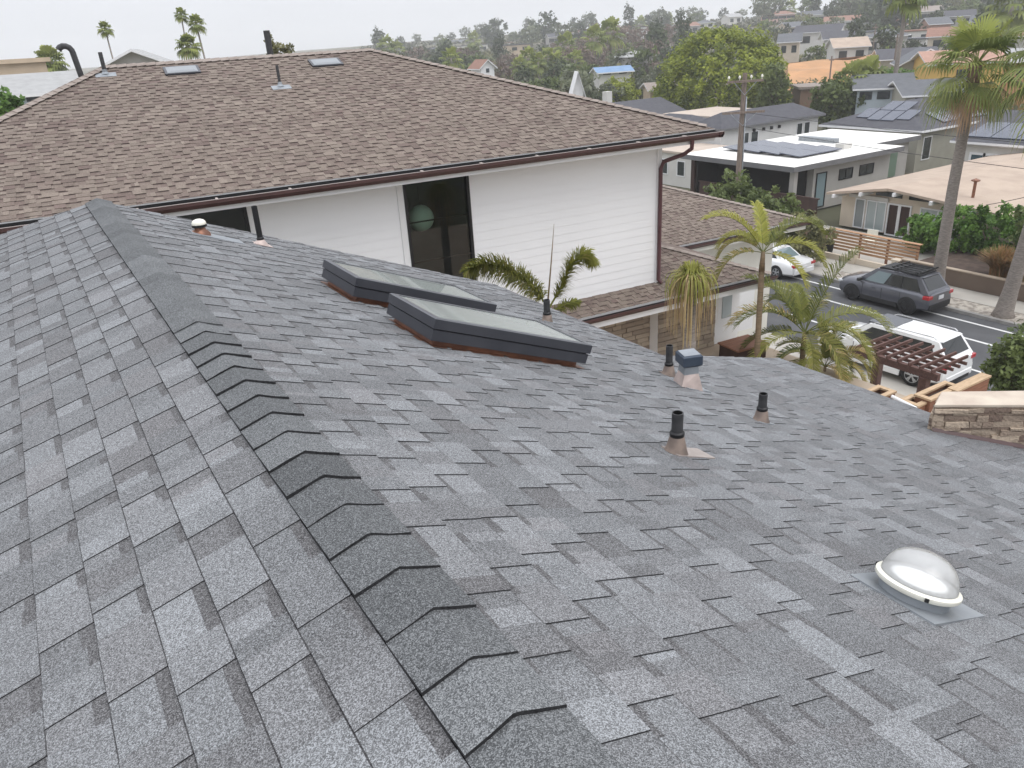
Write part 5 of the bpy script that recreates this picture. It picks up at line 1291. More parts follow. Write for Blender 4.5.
# pale house with white trim and a long solar roof
t, put = house_at('trimmed_house', 66, 30, GZ, 'pale green house with white window trim and long dark solar roof behind the tall palm')
mb = MB(); walls(mb, 59.4, 70, 20, 33.0, GZ - .5, -8.7); put(mb.build('wall', M['palewall']))
mb = MB(); gable_roof(mb, 59.4, 70, 20, 33.0, -8.6, 1.5, .55, 'y'); put(mb.build('roof', [M['darkroof'], M['white_trim']]))
mb = MB(); mb.box(59.3, 59.39, 20, 33, -9.05, -8.72); put(mb.build('frieze', M['white_trim']))
for (c, w_) in ((30.2, .85), (31.2, .85), (26.2, .8)): win(put, 'y', c, c + w_, -10.9, -9.7, 59.4, -1, mat('teal_glass', (.05, .09, .11), rough=.1), M['white_trim'], f=.16)
pitch = 1.5 / 5.3
for i in range(7):
    pm = MB(); y0_ = 20.6 + i * 1.75; x0_ = 59.6; z0_ = -8.6 + (x0_ - 59.4) * pitch + .10
    a = [Vector((x0_, y0_, z0_)), Vector((x0_ + 2.6, y0_, z0_ + 2.6 * pitch)), Vector((x0_ + 2.6, y0_ + 1.68, z0_ + 2.6 * pitch)), Vector((x0_, y0_ + 1.68, z0_))]; b = [p - Vector((0, 0, .07)) for p in a]
    pm.mesh(a + b, [(0, 1, 2, 3), (7, 6, 5, 4), (0, 4, 5, 1), (1, 5, 6, 2), (2, 6, 7, 3), (3, 7, 4, 0)]); put(pm.build('solar_panel', M['solar']))

# brown fence beside the flat roofed house
t = empty('board_fence', (41.5, 33, GZ), 0, 'dark brown board fence between the flat roofed house and the beige house', 'fence')
mb = MB(); mb.box(-.05, .05, -1.6, 8.6, 0, 1.55); mb.build('board_panel', M['darkwood'], t)
mb = MB(); mb.box(-.09, .09, -1.7, 8.7, 1.55, 1.62); mb.build('top_rail', M['darkwood'], t)

# ------------------------------------------------------------------ houses on the hillside, seen small through the haze
def far_house(u, v, wd, dist, label, wallm, roofm, hgt=3.2, depth=9, rz=None, style='gable', wins=2, group=None, rise=1.6, cat='house'):
    """u, v: where its wall foot stands seen from the roof; wd metres wide"""
    p = at_d(u, v, dist); b = Vector((p.x, p.y, min(p.z, terrain(p.x, p.y) + 8)))
    b.z = p.z
    face = math.atan2(p.x, p.y)
    rz = -face + (rz if rz is not None else 0.35)
    t = empty('hillside_house' if group else 'far_house', b, rz, label, cat, group)
    x0, x1, y0, y1 = -wd / 2, wd / 2, 0, depth
    gl_ = terrain(p.x, p.y) - b.z
    mb = MB(); walls(mb, x0, x1, y0, y1, min(-1.5, gl_ - 2.0), hgt)
    if style == 'gable': mb.poly([(x0, y0, hgt), (x0, y1, hgt), (x0, (y0 + y1) / 2, hgt + rise * .95)]); mb.poly([(x1, y0, hgt), (x1, y1, hgt), (x1, (y0 + y1) / 2, hgt + rise * .95)])
    if style == 'front': mb.poly([(x0, y0, hgt), (x1, y0, hgt), ((x0 + x1) / 2, y0, hgt + rise * .95)])
    mb.build('wall', wallm, t)
    mb = MB()
    if style == 'gable': gable_roof(mb, x0, x1, y0, y1, hgt, rise, .5, 'x')
    elif style == 'front': gable_roof(mb, x0, x1, y0, y1, hgt, rise, .5, 'y')
    elif style == 'hip': hip_roof(mb, x0, x1, y0, y1, hgt, rise, .5)
    else: mb.box(x0 - .3, x1 + .3, y0 - .3, y1 + .3, hgt, hgt + .3)
    mb.build('roof', [roofm, M['white_trim']] if style != 'flat' else roofm, t)
    for i in range(wins):
        cx = x0 + wd * (i + .5) / wins
        mb = MB(); mb.box(cx - wd * .12, cx + wd * .12, -.06, -.01, hgt * .35, hgt * .75); mb.build('window', M['winglass'], t)
    return t
terra = mat('terracotta_tile', (0.29, 0.16, 0.115), (0.22, 0.12, 0.09), scale=2, rough=.9)
coral = mat('coral_roof', (0.42, 0.25, 0.19), (0.35, 0.21, 0.16), scale=2, rough=.9)
ochre = mat('ochre_render', (0.50, 0.28, 0.14), (0.40, 0.22, 0.11), scale=.4, rough=.9)
yellow = mat('yellow_render', (0.62, 0.40, 0.12), rough=.85)
bluetarp = mat('blue_metal_roof', (0.13, 0.23, 0.38), (0.17, 0.27, 0.42), scale=1, rough=.5)
greyroof = mat('grey_roof', (0.13, 0.135, 0.145), (0.105, 0.11, 0.12), scale=2, rough=.9)
paleroof = mat('pale_grey_roof', (0.36, 0.36, 0.355), (0.31, 0.31, 0.305), scale=2, rough=.8)
tanwall = mat('tan_stucco', (0.50, 0.40, 0.29), (0.44, 0.35, 0.25), scale=1, rough=.9)
bluewall = mat('pale_blue_wall', (0.42, 0.48, 0.52), rough=.8)
# mid distance
far_house(882, 106, 5.0, 92, 'pale blue house with grey roof and white window row above the solar house', bluewall, greyroof, 1.9, 7, .1, 'gable', 3, None, 1.0)
far_house(938, 110, 6, 88, 'long low house with grey roof peeping out beside the palm crown', M['greenwall'], greyroof, 1.6, 7, .3, 'gable', 2, None, 1.0)
far_house(908, 70, 9, 158, 'olive house with dark solar roof below the bare orange slope', mat('olive_wall', (.33, .31, .24), rough=.9), M['darkroof'], 2.0, 9, .2, 'gable', 1, None, 1.4)
far_house(925, 84, 6, 118, 'small gabled house with one dark square attic window', M['greenwall'], greyroof, 2.6, 8, .15, 'front', 1, None, 1.6)
far_house(962, 92, 8, 112, 'yellow house with coral roof partly hidden by the tall palm trunk', yellow, coral, 3.4, 8, .3, 'gable', 1, None, 1.2)
far_house(1003, 88, 9, 120, 'ochre house with pale roof glimpsed under the palm fronds', ochre, paleroof, 3.2, 8, .25, 'gable', 2, None, 1.2)
far_house(818, 101, 4.5, 112, 'low brown roofed shed at the foot of the orange slope', mat('brown_wall', (.2, .13, .09), rough=.9), M['brown_cap'], 1.5, 6, .2, 'flat', 0, None)
far_house(615, 76, 5.2, 132, 'small house with bright blue metal roof among the valley trees', M['palewall'], bluetarp, .8, 3.5, .3, 'gable', 2, None, .6)
far_house(488, 76, 2.6, 150, 'small white house with red tiled gable roof just over the brown hip', M['white_trim'], terra, 1.7, 5, .4, 'front', 1, None, 1.1)
far_house(668, 97, 5, 118, 'tan house with brown roof below the great rounded tree', tanwall, M['brown_cap'], 1.2, 6, .2, 'gable', 2, None, .7)
far_house(640, 64, 6, 175, 'grey barn-like house with curved pale roof left of the great rounded tree', M['greywall'], paleroof, 1.6, 6, .4, 'hip', 0, None, 1.0)
far_house(578, 98, 1.5, 112, 'narrow white pointed garden shed with steep roof among the valley trees', M['white_trim'], M['white_trim'], 1.0, 1.5, .2, 'front', 0, None, 2.4)
# over the left end of the roof
far_house(8, 86, 6, 72, 'tan flat topped house far past the brown hip', tanwall, tanwall, 1.5, 7, .25, 'flat', 0, None)
far_house(40, 106, 5.5, 62, 'low house with broad pale grey roof just past the brown hip', bluewall, paleroof, 0.9, 8, .1, 'gable', 1, None, 1.1)
far_house(46, 80, 3.4, 105, 'house with coral tiled hip roof in front of the squat palm', M['palewall'], coral, 0.6, 5, .2, 'hip', 0, None, .9)
far_house(135, 63, 3.0, 60, 'house with low grey gable showing over the brown ridge', M['greywall'], paleroof, 0.2, 3, -.15, 'front', 0, None, .65)
# hillside rows
rh = random.Random(21)
spots = [(788, 58, 190, 'tan', 7), (815, 48, 230, 'white', 14), (838, 55, 215, 'white', 12), (860, 36, 290, 'white', 24), (880, 56, 205, 'grey', 14), (842, 30, 330, 'white', 18), (818, 24, 380, 'white', 20), (893, 34, 300, 'tan', 14),
         (915, 44, 240, 'white', 13), (934, 22, 330, 'white', 22), (958, 28, 290, 'grey', 14), (905, 20, 360, 'tan', 14), (985, 40, 235, 'white', 12), (1008, 36, 245, 'white', 16), (975, 8, 400, 'white', 34), (1010, 14, 380, 'white', 24), (938, 40, 250, 'coral', 9),
         (778, 20, 420, 'pink', 22), (800, 34, 330, 'tan', 12), (735, 24, 470, 'white', 14), (706, 28, 440, 'white', 12), (690, 34, 400, 'grey', 13), (655, 36, 380, 'white', 14), (640, 32, 480, 'white', 18), (600, 42, 380, 'white', 16), (585, 38, 470, 'white', 26), (560, 44, 420, 'grey', 18),
         (545, 40, 520, 'white', 30), (520, 52, 350, 'tan', 12), (500, 48, 480, 'white', 26), (472, 52, 450, 'white', 20), (455, 48, 560, 'white', 30), (430, 56, 480, 'white', 22), (410, 58, 430, 'grey', 16), (850, 64, 180, 'white', 9), (870, 48, 235, 'white', 10), (948, 52, 200, 'tan', 11), (900, 52, 212, 'white', 15), (770, 36, 360, 'white', 12), (1018, 52, 190, 'white', 10)]
wm = {'white': [M['palewall'], M['palewall'], M['white_trim'], M['stucco']], 'tan': [tanwall, M['beige']], 'grey': [M['greywall']], 'coral': [coral], 'pink': [mat('pink_wall', (.55, .36, .32), rough=.9)]}
lab = {'white': 'white house among trees on the hazy hillside', 'tan': 'tan house among trees on the hazy hillside', 'grey': 'grey house among trees on the hazy hillside', 'coral': 'small coral pink house on the hazy hillside', 'pink': 'broad pink building on the far hill crest'}
for (u, v, d, k, wd) in spots:
    far_house(u, v + 1, wd * rh.uniform(.55, .85), d, lab[k], rh.choice(wm[k]), rh.choice([greyroof, greyroof, M['brown_cap'], M['darkroof'], greyroof, paleroof, terra, M['tanroof']]), rh.uniform(2.6, 4.6), 8, rh.uniform(-.2, .6), rh.choice(['gable', 'hip', 'flat', 'gable']), 2 if wd < 16 else 4, 'houses on the hazy hillside', 1.5)
# bare orange slope
p0, p1, p2, p3 = at_d(787, 100, 135), at_d(880, 92, 150), at_d(884, 54, 172), at_d(788, 63, 165)
mb = MB()
nn = 14
for i in range(nn):
    for j in range(5):
        def q(a, b):
            s_ = p0.lerp(p1, a).lerp(p3.lerp(p2, a), b); s_ = s_.copy(); s_.z += 1.1 * noise.noise(s_ * 0.12) ; return s_
        mb.poly([q(i / nn, j / 5), q((i + 1) / nn, j / 5), q((i + 1) / nn, (j + 1) / 5), q(i / nn, (j + 1) / 5)])
base_n = len(mb.v)
a, b = p3 + Vector((6, 10, -9)), p2 + Vector((6, 10, -9))
mb.poly([p3, p2, b, a]); mb.poly([p0, p3, a, p0 + Vector((4, 8, -8))]); mb.poly([p1, p1 + Vector((4, 8, -8)), b, p2])
o = mb.build('bare_slope', mat('orange_earth', (0.50, 0.27, 0.13), (0.36, 0.21, 0.11), scale=.25, rough=1.0, detail=8, stretch=(1, 1, 3)), smooth=True)
o['kind'] = 'structure'

# ------------------------------------------------------------------ foliage
def rnd_dir(r):
    z = r.uniform(-1, 1); a = r.uniform(0, 2 * math.pi); q = math.sqrt(1 - z * z); return Vector((q * math.cos(a), q * math.sin(a), z))
def leaf(mb, p, n, s, tone, r, hue=0.0, asp=0.55):
    t = n.cross(rnd_dir(r)).normalized(); b = n.cross(t)
    mb.poly([p - t * s, p - b * s * asp, p + t * s, p + b * s * asp], 0, tone, hue)
def crown(mb, c, rx, ry, rz, nc, per, ls, r, cl=0.32, shell=0.55, flat=-1.0, up=0.25, t0=0.25, t1=0.8, wob=0.18):
    """leaf clumps spread through an uneven ellipsoid; flat cuts its underside"""
    k = 0
    seed = r.random() * 50
    while k < nc:
        d = rnd_dir(r)
        if d.z < flat: continue
        w_ = 1 + wob * noise.noise(d * 1.9 + Vector((seed, 0, 0))) * 2
        f = r.uniform(shell, 1.0) * w_
        p = c + Vector((d.x * rx * f, d.y * ry * f, d.z * rz * f))
        cr = cl * (rx + rz) / 2 * r.uniform(0.6, 1.15)
        tn = r.uniform(t0, t1)
        for _ in range(per):
            e = rnd_dir(r); q = p + e * cr * (r.random() ** 0.5)
            nn = (rnd_dir(r) + d * 0.7 + Vector((0, 0, up))).normalized()
            leaf(mb, q, nn, ls * r.uniform(0.6, 1.3), min(1, max(0, tn + r.gauss(0, 0.13))), r)
        k += 1
def limbs(mb, base, top, r0, c, rx, rz, r, n=5):
    base, top = Vector(base), Vector(top)
    m1 = base.lerp(top, .5) + Vector((r.uniform(-.1, .1) * rx, r.uniform(-.1, .1) * rx, 0)) * 0.5
    mb.tube([base + Vector((0, 0, -.3)), base + Vector((0, 0, .15)), m1, top], [r0 * 1.4, r0 * 1.05, r0 * .85, r0 * .6], 9)
    for i in range(n):
        a = 2 * math.pi * (i + r.random() * .6) / n; s = base.lerp(top, r.uniform(.65, .98))
        e = c + Vector((math.cos(a) * rx * .7, math.sin(a) * rx * .7, r.uniform(-.15, .55) * rz))
        mb.tube([s, s.lerp(e, .5) + Vector((0, 0, rz * .08)), e], [r0 * .5, r0 * .32, r0 * .12], 6)
def tree(name, loc, h, rx, label, cat, lm, seed, nc=60, per=30, ls=0.2, trunk=0.35, rz=None, ry=None, group=None, tm='trunk', tr=None, **kw_):
    r = random.Random(seed)
    t = empty(name, loc, r.uniform(0, 6), label, cat, group)
    rz = rz or h * (1 - trunk) / 2 * 1.05
    c = Vector((0, 0, h - rz))
    mb = MB(); crown(mb, c, rx, ry or rx, rz, nc, per, ls, r, **kw_); mb.build('crown', M[lm], t)
    mb = MB(); limbs(mb, (0, 0, 0), (0, 0, h - rz * 1.05), tr or max(.05, h * .022), c, rx, rz, r); mb.build('trunk', M[tm], t, True)
    return t
def ground_at(u, v, d):
    p = at_d(u, v, d); return Vector((p.x, p.y, terrain(p.x, p.y)))
def px_tree(name, u, vtop, wpx, d, label, lm, seed, cat='tree', group=None, zmin=None, zbase=None, **k):
    """a tree whose top is seen at (u, vtop) and whose crown spans wpx pixels, d metres off"""
    p = at_d(u, vtop, d); r_ = ray(u, vtop); dep = p.length * 769.0 / r_.length
    g = zbase if zbase is not None else terrain(p.x, p.y)
    h = max(1.0, p.z - g); rx = wpx / 2 / 769.0 * dep
    return tree(name, Vector((p.x, p.y, g)), h, rx, label, cat, lm, seed, group=group, **k)

# the great round tree and its neighbours
px_tree('ficus_tree', 724, 26, 134, 112, 'huge rounded dense green tree rising behind the utility pole', 'leaf_ficus', 1, nc=560, per=60, ls=0.22, trunk=.06, cl=.135, shell=.80, flat=-.5, wob=.05, t0=.25, t1=.9, rz=7.6, up=.6)
px_tree('weeping_tree', 776, 62, 32, 98, 'light green weeping tree against the foot of the huge rounded tree', 'leaf_mid', 2, nc=70, per=36, ls=.26, trunk=.15, t0=.4, t1=1.0)
px_tree('golden_shrub', 617, 80, 44, 128, 'yellow green rounded tree above the dark gabled roof', 'leaf_ficus', 3, nc=90, per=36, ls=.3, trunk=.2, t0=.5, t1=1)
px_tree('street_tree', 838, 78, 52, 93, 'soft mid green tree behind the flat white roof', 'leaf_mid', 4, nc=100, per=34, ls=.26, trunk=.2)
px_tree('street_tree', 812, 82, 46, 118, 'grey green twiggy tree in front of the bare orange slope', 'leaf_grey', 5, nc=60, per=26, ls=.26, trunk=.2, t0=.3, t1=.9)
px_tree('street_tree', 882, 70, 70, 104, 'long light green hedge-like tree above the pale blue house', 'leaf_hedge', 6, nc=90, per=36, ls=.26, trunk=.3, rz=1.6)
px_tree('street_tree', 985, 98, 48, 84, 'dull green tree in the gap behind the tall palm trunk', 'leaf_olive', 7, nc=80, per=32, ls=.24, trunk=.2)
px_tree('street_tree', 870, 118, 36, 78, 'small bushy tree between the solar house and the flat roof', 'leaf_mid', 8, nc=60, per=30, ls=.2, trunk=.15)
px_tree('street_tree', 940, 98, 44, 80, 'low olive shrub tree over the solar panels', 'leaf_olive', 9, nc=60, per=30, ls=.2, trunk=.15)
px_tree('street_tree', 646, 78, 40, 150, 'mid green tree left of the huge rounded tree', 'leaf_grey', 10, nc=70, per=30, ls=.34, trunk=.1)
px_tree('garden_bush', 277, 38, 26, 46, 'leafy bush crown showing over the brown ridge behind the stubby pipe', 'leaf_olive', 12, nc=40, per=26, ls=.13, trunk=.3, rz=.9, t0=.4, t1=1)
px_tree('garden_bush', 4, 92, 26, 44, 'bright green bush below the tan flat topped house', 'leaf_hedge', 13, nc=50, per=30, ls=.14, trunk=.3, rz=1.0)

# hedge, shrubs, grass by the beige house
def bush(name, pts, label, lm, seed, nc, per, ls, cat='bush', zb=GZ, **k):
    r = random.Random(seed); c0 = pts[0][0]
    t = empty(name, (c0.x, c0.y, zb), 0, label, cat)
    mb = MB(); tk = MB()
    for (c, rx, ry, rz) in pts:
        cc = c - Vector((c0.x, c0.y, zb)); crown(mb, cc, rx, ry, rz, nc, per, ls, r, **k)
        for i in range(3): tk.tube([(cc.x + r.uniform(-.3, .3) * rx, cc.y + r.uniform(-.3, .3) * ry, -.1), (cc.x + r.uniform(-.5, .5) * rx, cc.y + r.uniform(-.5, .5) * ry, cc.z)], [.05, .03], 6)
    mb.build('crown', M[lm], t); tk.build('stem', M['trunk'], t, True)
    return t
bush('hedge', [(Vector((39.6, 21.5, -10.35)), 1.2, 1.6, 1.35), (Vector((39.9, 19.6, -10.1)), 1.3, 1.7, 1.5), (Vector((39.7, 23.2, -10.75)), .9, 1.1, 1.1)], 'big rounded bright green hedge in front of the beige house', 'leaf_hedge', 31, 110, 44, .11, 'hedge', cl=.2, shell=.6)
bush('garden_shrub', [(Vector((38.8, 17.2, -9.7)), .9, 1.0, 1.6)], 'tall dark green shrub with large leaves at the end of the hedge', 'leaf_mid', 32, 60, 26, .16)
bush('pole_shrub', [(Vector((33.6, 31.2, -9.6)), 1.6, 1.8, 1.9), (Vector((33.8, 28.6, -9.9)), 1.5, 1.9, 1.7)], 'dense mixed green shrubs at the foot of the utility pole', 'leaf_mid', 33, 120, 34, .15, cl=.22)
bush('pole_shrub', [(Vector((33.4, 26.2, -10.2)), 1.2, 1.6, 1.4)], 'reddish tinged shrub beside the dark board fence', 'leaf_olive', 34, 90, 34, .14, cl=.22)
bush('street_bush', [(Vector((36.2, 29.2, -10.9)), .6, .8, .6)], 'small shrub by the salmon side wall', 'leaf_olive', 35, 40, 26, .1)
tree('street_tree', Vector((21.6, 9.30, GZ)), 4.0, .80, 'small dense green street tree standing beside the road past the stone chimney', 'tree', 'leaf_mid', 36, nc=120, per=40, ls=.085, trunk=.38, rz=1.28, cl=.25)
def tuft(name, c, n, ln, label, lm, seed, cat='grass clump', spread=.9, wd=.012):
    r = random.Random(seed); t = empty(name, c, 0, label, cat); mb = MB()
    for _ in range(n):
        a = r.uniform(0, 6.283); l_ = ln * r.uniform(.6, 1.1); sp = r.uniform(.15, 1) * spread; b0 = Vector((r.gauss(0, .13), r.gauss(0, .13), 0))
        d = Vector((math.cos(a), math.sin(a), 0)); s = Vector((-d.y, d.x, 0)) * wd; prev = b0
        tn = r.uniform(.2, 1); hu = r.random()
        for k in range(1, 4):
            f = k / 3; q = b0 + d * (l_ * sp * f * f * .9) + Vector((0, 0, l_ * (f - .45 * sp * f * f)))
            mb.poly([prev - s, prev + s, q + s * (1.3 - f), q - s * (1.3 - f)], 0, tn, hu); prev = q
    mb.build('blades', M[lm], t); return t
for i, (x, y, l_) in enumerate(((36.3, 17.4, 1.5), (36.1, 15.9, 1.6), (36.2, 14.6, 1.5))):
    tuft('fountain_grass', (x, y, GZ + .66), 900, l_, ['reddish tan fountain grass clump nearer the dark grey car on the retaining wall', 'middle one of three tan fountain grass clumps behind the leaning palm trunk', 'tan fountain grass clump farthest from the dark grey car'][i], 'grass_dry', 40 + i, wd=.02)

# ------------------------------------------------------------------ palms
def feather(mb, base, az, el, ln, droop, r, n=46, lf=0.42, wd=0.016, tone=(.3, .9), dry=0.0, curl=0.0, vee=0.5):
    """a pinnate frond: arching rachis and two rows of leaflets"""
    d = Vector((math.cos(az) * math.cos(el), math.sin(az) * math.cos(el), math.sin(el))); p = Vector(base); step = ln / 24
    side0 = Vector((-math.sin(az), math.cos(az), 0)); pts = [p.copy()]; dirs = [d.copy()]
    for i in range(24):
        d = (d + Vector((0, 0, -droop * (0.35 + 1.1 * i / 24))) * step / ln * 2.2 + side0 * curl * step).normalized(); p = p + d * step; pts.append(p.copy()); dirs.append(d.copy())
    rs = [0.016 * (1 - .85 * i / 24) * (ln / 2.2) for i in range(25)]
    mb.tube(pts, rs, 5, 0, False, tone[0] + .2)
    tbase = r.uniform(*tone); hb = dry * r.uniform(.7, 1.2)
    for i in range(n):
        f = .16 + .84 * i / n; k = f * 24; a = min(23, int(k)); q = pts[a].lerp(pts[a + 1], k - a); dd = dirs[a]
        sd = dd.cross(Vector((0, 0, 1)))
        if sd.length < .05: sd = side0.copy()
        sd.normalize(); up = sd.cross(dd)
        l_ = lf * (math.sin(math.pi * (0.12 + .84 * (f - .1))) ** .6) * r.uniform(.85, 1.1)
        for s in (-1, 1):
            o = (sd * s * (0.86 - .35 * f) + dd * (.42 + .5 * f) + up * vee * r.uniform(.5, 1.2)).normalized()
            e1 = q + o * l_ * .55; e2 = q + o * l_ + Vector((0, 0, -l_ * .32 * r.uniform(.5, 1.4)))
            wv = dd * wd
            tn = min(1, max(0, tbase + r.gauss(0, .12))); hu = min(1, max(0, hb + r.gauss(0, .12)))
            mb.poly([q - wv * .5, q + wv * .5, e1 + wv, e1 - wv], 0, tn, hu); mb.poly([e1 - wv, e1 + wv, e2], 0, tn, hu)
def fanleaf(mb, base, az, el, pet, R_, r, n=26, droop=.5, tone=(.3, .9), hue=0.0, split=.45):
    d = Vector((math.cos(az) * math.cos(el), math.sin(az) * math.cos(el), math.sin(el))); sd = Vector((-math.sin(az), math.cos(az), 0)); b = Vector(base)
    h = b + d * pet + Vector((0, 0, -pet * droop * .25))
    mb.tube([b, b.lerp(h, .5) + Vector((0, 0, .04)), h], [.03, .022, .016], 5, 0, False, .7)
    up = sd.cross(d).normalized(); tb = r.uniform(*tone); hb = hue
    for i in range(n):
        a = (i / (n - 1) - .5) * 2 * 1.9
        o = (d * math.cos(a) + sd * math.sin(a) + up * .12 * math.cos(a * 2)).normalized(); rr = R_ * (1 - .22 * abs(a) / 1.9) * r.uniform(.88, 1.08)
        wv = (sd * math.cos(a) - d * math.sin(a)) * R_ * .055 * 26 / n * (.62 if n > 20 else 1)
        m1 = h + o * rr * .55 - Vector((0, 0, rr * .08 * droop)); m2 = h + o * rr * .80 - Vector((0, 0, rr * .30 * droop)); e = h + o * rr * .92 - Vector((0, 0, rr * (.62 + .2 * r.random()) * droop))
        tn = min(1, max(0, tb + r.gauss(0, .1))); hu = min(1, max(0, hb + r.gauss(0, .08)))
        mb.poly([h, h + o * .01, m1 + wv, m1 - wv], 0, tn, hu); mb.poly([m1 - wv, m1 + wv, m2 + wv * .7, m2 - wv * .7], 0, tn, hu); mb.poly([m2 - wv * .7, m2 + wv * .7, e], 0, tn, hu)

# palm rising in the gap between the two houses: two plumes and a spear
r = random.Random(51)
pb = Vector((6.12, 9.18, 0)); zc = -3.62
t = empty('gap_palm', (pb.x, pb.y, GZ), 0, 'palm with two bushy plumes and an upright spear in front of the white siding', 'palm tree')
o_ = Vector((0, 0, zc - GZ))
hx, hy = math.sin(rad(35)), math.cos(rad(35))
def toward(u, v, y):
    q = at_y(u, v, y); return q - pb - Vector((0, 0, zc))
def plume(pts3, n, lf, tone, dry, seed):
    """a bottle-brush frond along a curve"""
    r = random.Random(seed); mb = MB(); P = [Vector(p) for p in pts3]
    cur = []
    for i in range(len(P) - 1):
        p0 = P[max(i - 1, 0)]; p1 = P[i]; p2 = P[i + 1]; p3 = P[min(i + 2, len(P) - 1)]
        for k in range(8):
            s_ = k / 8; cur.append(.5 * ((2 * p1) + (p2 - p0) * s_ + (2 * p0 - 5 * p1 + 4 * p2 - p3) * s_ ** 2 + (3 * p1 - p0 - 3 * p2 + p3) * s_ ** 3))
    cur.append(P[-1]); cur = [c + o_ for c in cur]
    mb.tube(cur, [.016 * (1 - .7 * i / len(cur)) for i in range(len(cur))], 6, 0, True, .5)
    for i in range(n):
        f = .12 + .88 * i / n; k = f * (len(cur) - 1); a = min(len(cur) - 2, int(k)); q = cur[a].lerp(cur[a + 1], k - a); dd = (cur[a + 1] - cur[a]).normalized()
        e = rnd_dir(r); o = (e - dd * e.dot(dd)).normalized() * .9 + dd * .55 + Vector((0, 0, -.12)); o.normalize()
        l_ = lf * (.55 + .45 * math.sin(math.pi * min(1, f * 1.05))) * r.uniform(.7, 1.15); wv = dd.cross(o).normalized() * .009
        tn = min(1, max(0, r.uniform(*tone))); hu = min(1, max(0, dry + r.gauss(0, .15)))
        m1 = q + o * l_ * .6; e2 = q + o * l_ + Vector((0, 0, -l_ * .22))
        mb.poly([q - wv, q + wv, m1 + wv, m1 - wv], 0, tn, hu); mb.poly([m1 - wv, m1 + wv, e2], 0, tn, hu)
    return mb.build('frond', M['leaf_palm'], t)
yy = 9.18
plume([(0, 0, -.1), toward(533, 287, yy), toward(508, 270, yy), toward(485, 264, yy), toward(468, 270, yy - .05)], 900, .27, (.2, 1.0), .5, 52)
plume([(0.02, 0, -.1), toward(562, 285, yy), toward(572, 264, yy), toward(584, 254, yy), toward(593, 262, yy + .03)], 760, .24, (.4, 1.0), .4, 53)
plume([(0.0, 0.02, -.2), toward(536, 306, yy + .1), toward(524, 305, yy + .2)], 160, .16, (.2, .8), .3, 54)
plume([(0.0, 0.02, -.2), toward(566, 304, yy + .1), toward(578, 302, yy + .2)], 150, .15, (.2, .8), .3, 55)
mb = MB(); s0 = toward(548, 300, yy); s1 = toward(554, 224, yy); mb.tube([Vector((0, 0, -.3)) + o_, s0 + o_, s0.lerp(s1, .5) + o_ + Vector((.004, 0, 0)), s1 + o_], [.02, .014, .010, .003], 7); mb.build('spear_leaf', M['kingtrunk'], t, True)
mb = MB(); mb.tube([(0, 0, 0), o_ + Vector((0, 0, -.25))], [.10, .06], 10); mb.build('trunk', M['kingtrunk'], t, True)

# palm with a hanging skirt of dry leaves
r = random.Random(61); b = Vector((8.5, 8.62, GZ)); zt2 = -3.62
t = empty('skirted_palm', b, 0, 'slim palm with yellow green top and hanging skirt of dry leaves by the stone wall', 'palm tree')
mb = MB(); mb.tube([(0, 0, 0), (.02, .01, 4), (0, 0, zt2 - b.z)], [.16, .12, .10], 12); mb.build('trunk', M['palmtrunk'], t, True)
def strap(mb, n, ln, out0, fall, tone, hue, z0, wd=.009):
    for _ in range(n):
        a = r.uniform(0, 6.283); g_ = r.uniform(.35, 1.15); d = Vector((math.cos(a), math.sin(a), 0)); l_ = ln * r.uniform(.55, 1.15); o = out0 * r.uniform(.5, 1.15)
        s = Vector((-d.y, d.x, 0)) * wd; pv = Vector((0, 0, z0 + r.uniform(-.08, .08))) + d * .05; tn = r.uniform(*tone); hu = min(1, max(0, hue + r.gauss(0, .2)))
        for k in range(1, 7):
            f = k / 6; q = Vector((0, 0, z0)) + d * (.05 + o * (1 - (1 - min(f * 1.5, 1)) ** 2)) + Vector((0, 0, .16 * math.sin(min(1, f * 2) * math.pi / 1.3) * fall[0] * g_ - l_ * max(0, f - .22) * fall[1]))
            mb.poly([pv - s, pv + s, q + s * (1.2 - .8 * f), q - s * (1.2 - .8 * f)], 0, tn, hu); pv = q
zz = zt2 - b.z
mb = MB(); strap(mb, 120, 1.25, .33, (1.0, 1.05), (.1, 1), .5, zz, .008); mb.build('dry_skirt', M['leaf_dry'], t)
mb = MB(); strap(mb, 150, .6, .40, (.8, .9), (.45, 1), .5, zz + .03); strap(mb, 90, .42, .16, (1.2, .15), (.8, 1), .0, zz + .05); mb.build('fresh_leaves', M['leaf_palm'], t)

# feather palms between the porch eave and the driveway
def feather_palm(x, y, z0, ztop, label, fr, seed, tr=.07, extra=6):
    r = random.Random(seed); t = empty('feather_palm', (x, y, z0), 0, label, 'palm tree', 'feather palms by the driveway')
    h = ztop - z0
    mb = MB(); mb.tube([(0, 0, 0), (.05, -.03, h * .5), (0, 0, h - .5)], [tr * 1.3, tr, tr * .9], 10); mb.tube([(0, 0, h - .5), (0, 0, h - .05)], [tr * 1.0, tr * .6], 10); mb.build('trunk', M['kingtrunk'], t, True)
    fr = list(fr) + [(r.uniform(0, 360), r.uniform(5, 65), r.uniform(.75, 1.0) * fr[0][2], r.uniform(.7, 1.4), r.uniform(.1, .9)) for _ in range(extra)]
    for (az, el, ln, dr, dry) in fr:
        mb = MB(); feather(mb, (0, 0, h - .08), rad(az), rad(el), ln, dr, r, 60, ln * .23, .015, (.1, 1.0), dry); mb.build('frond', M['leaf_palm'], t)
    return t
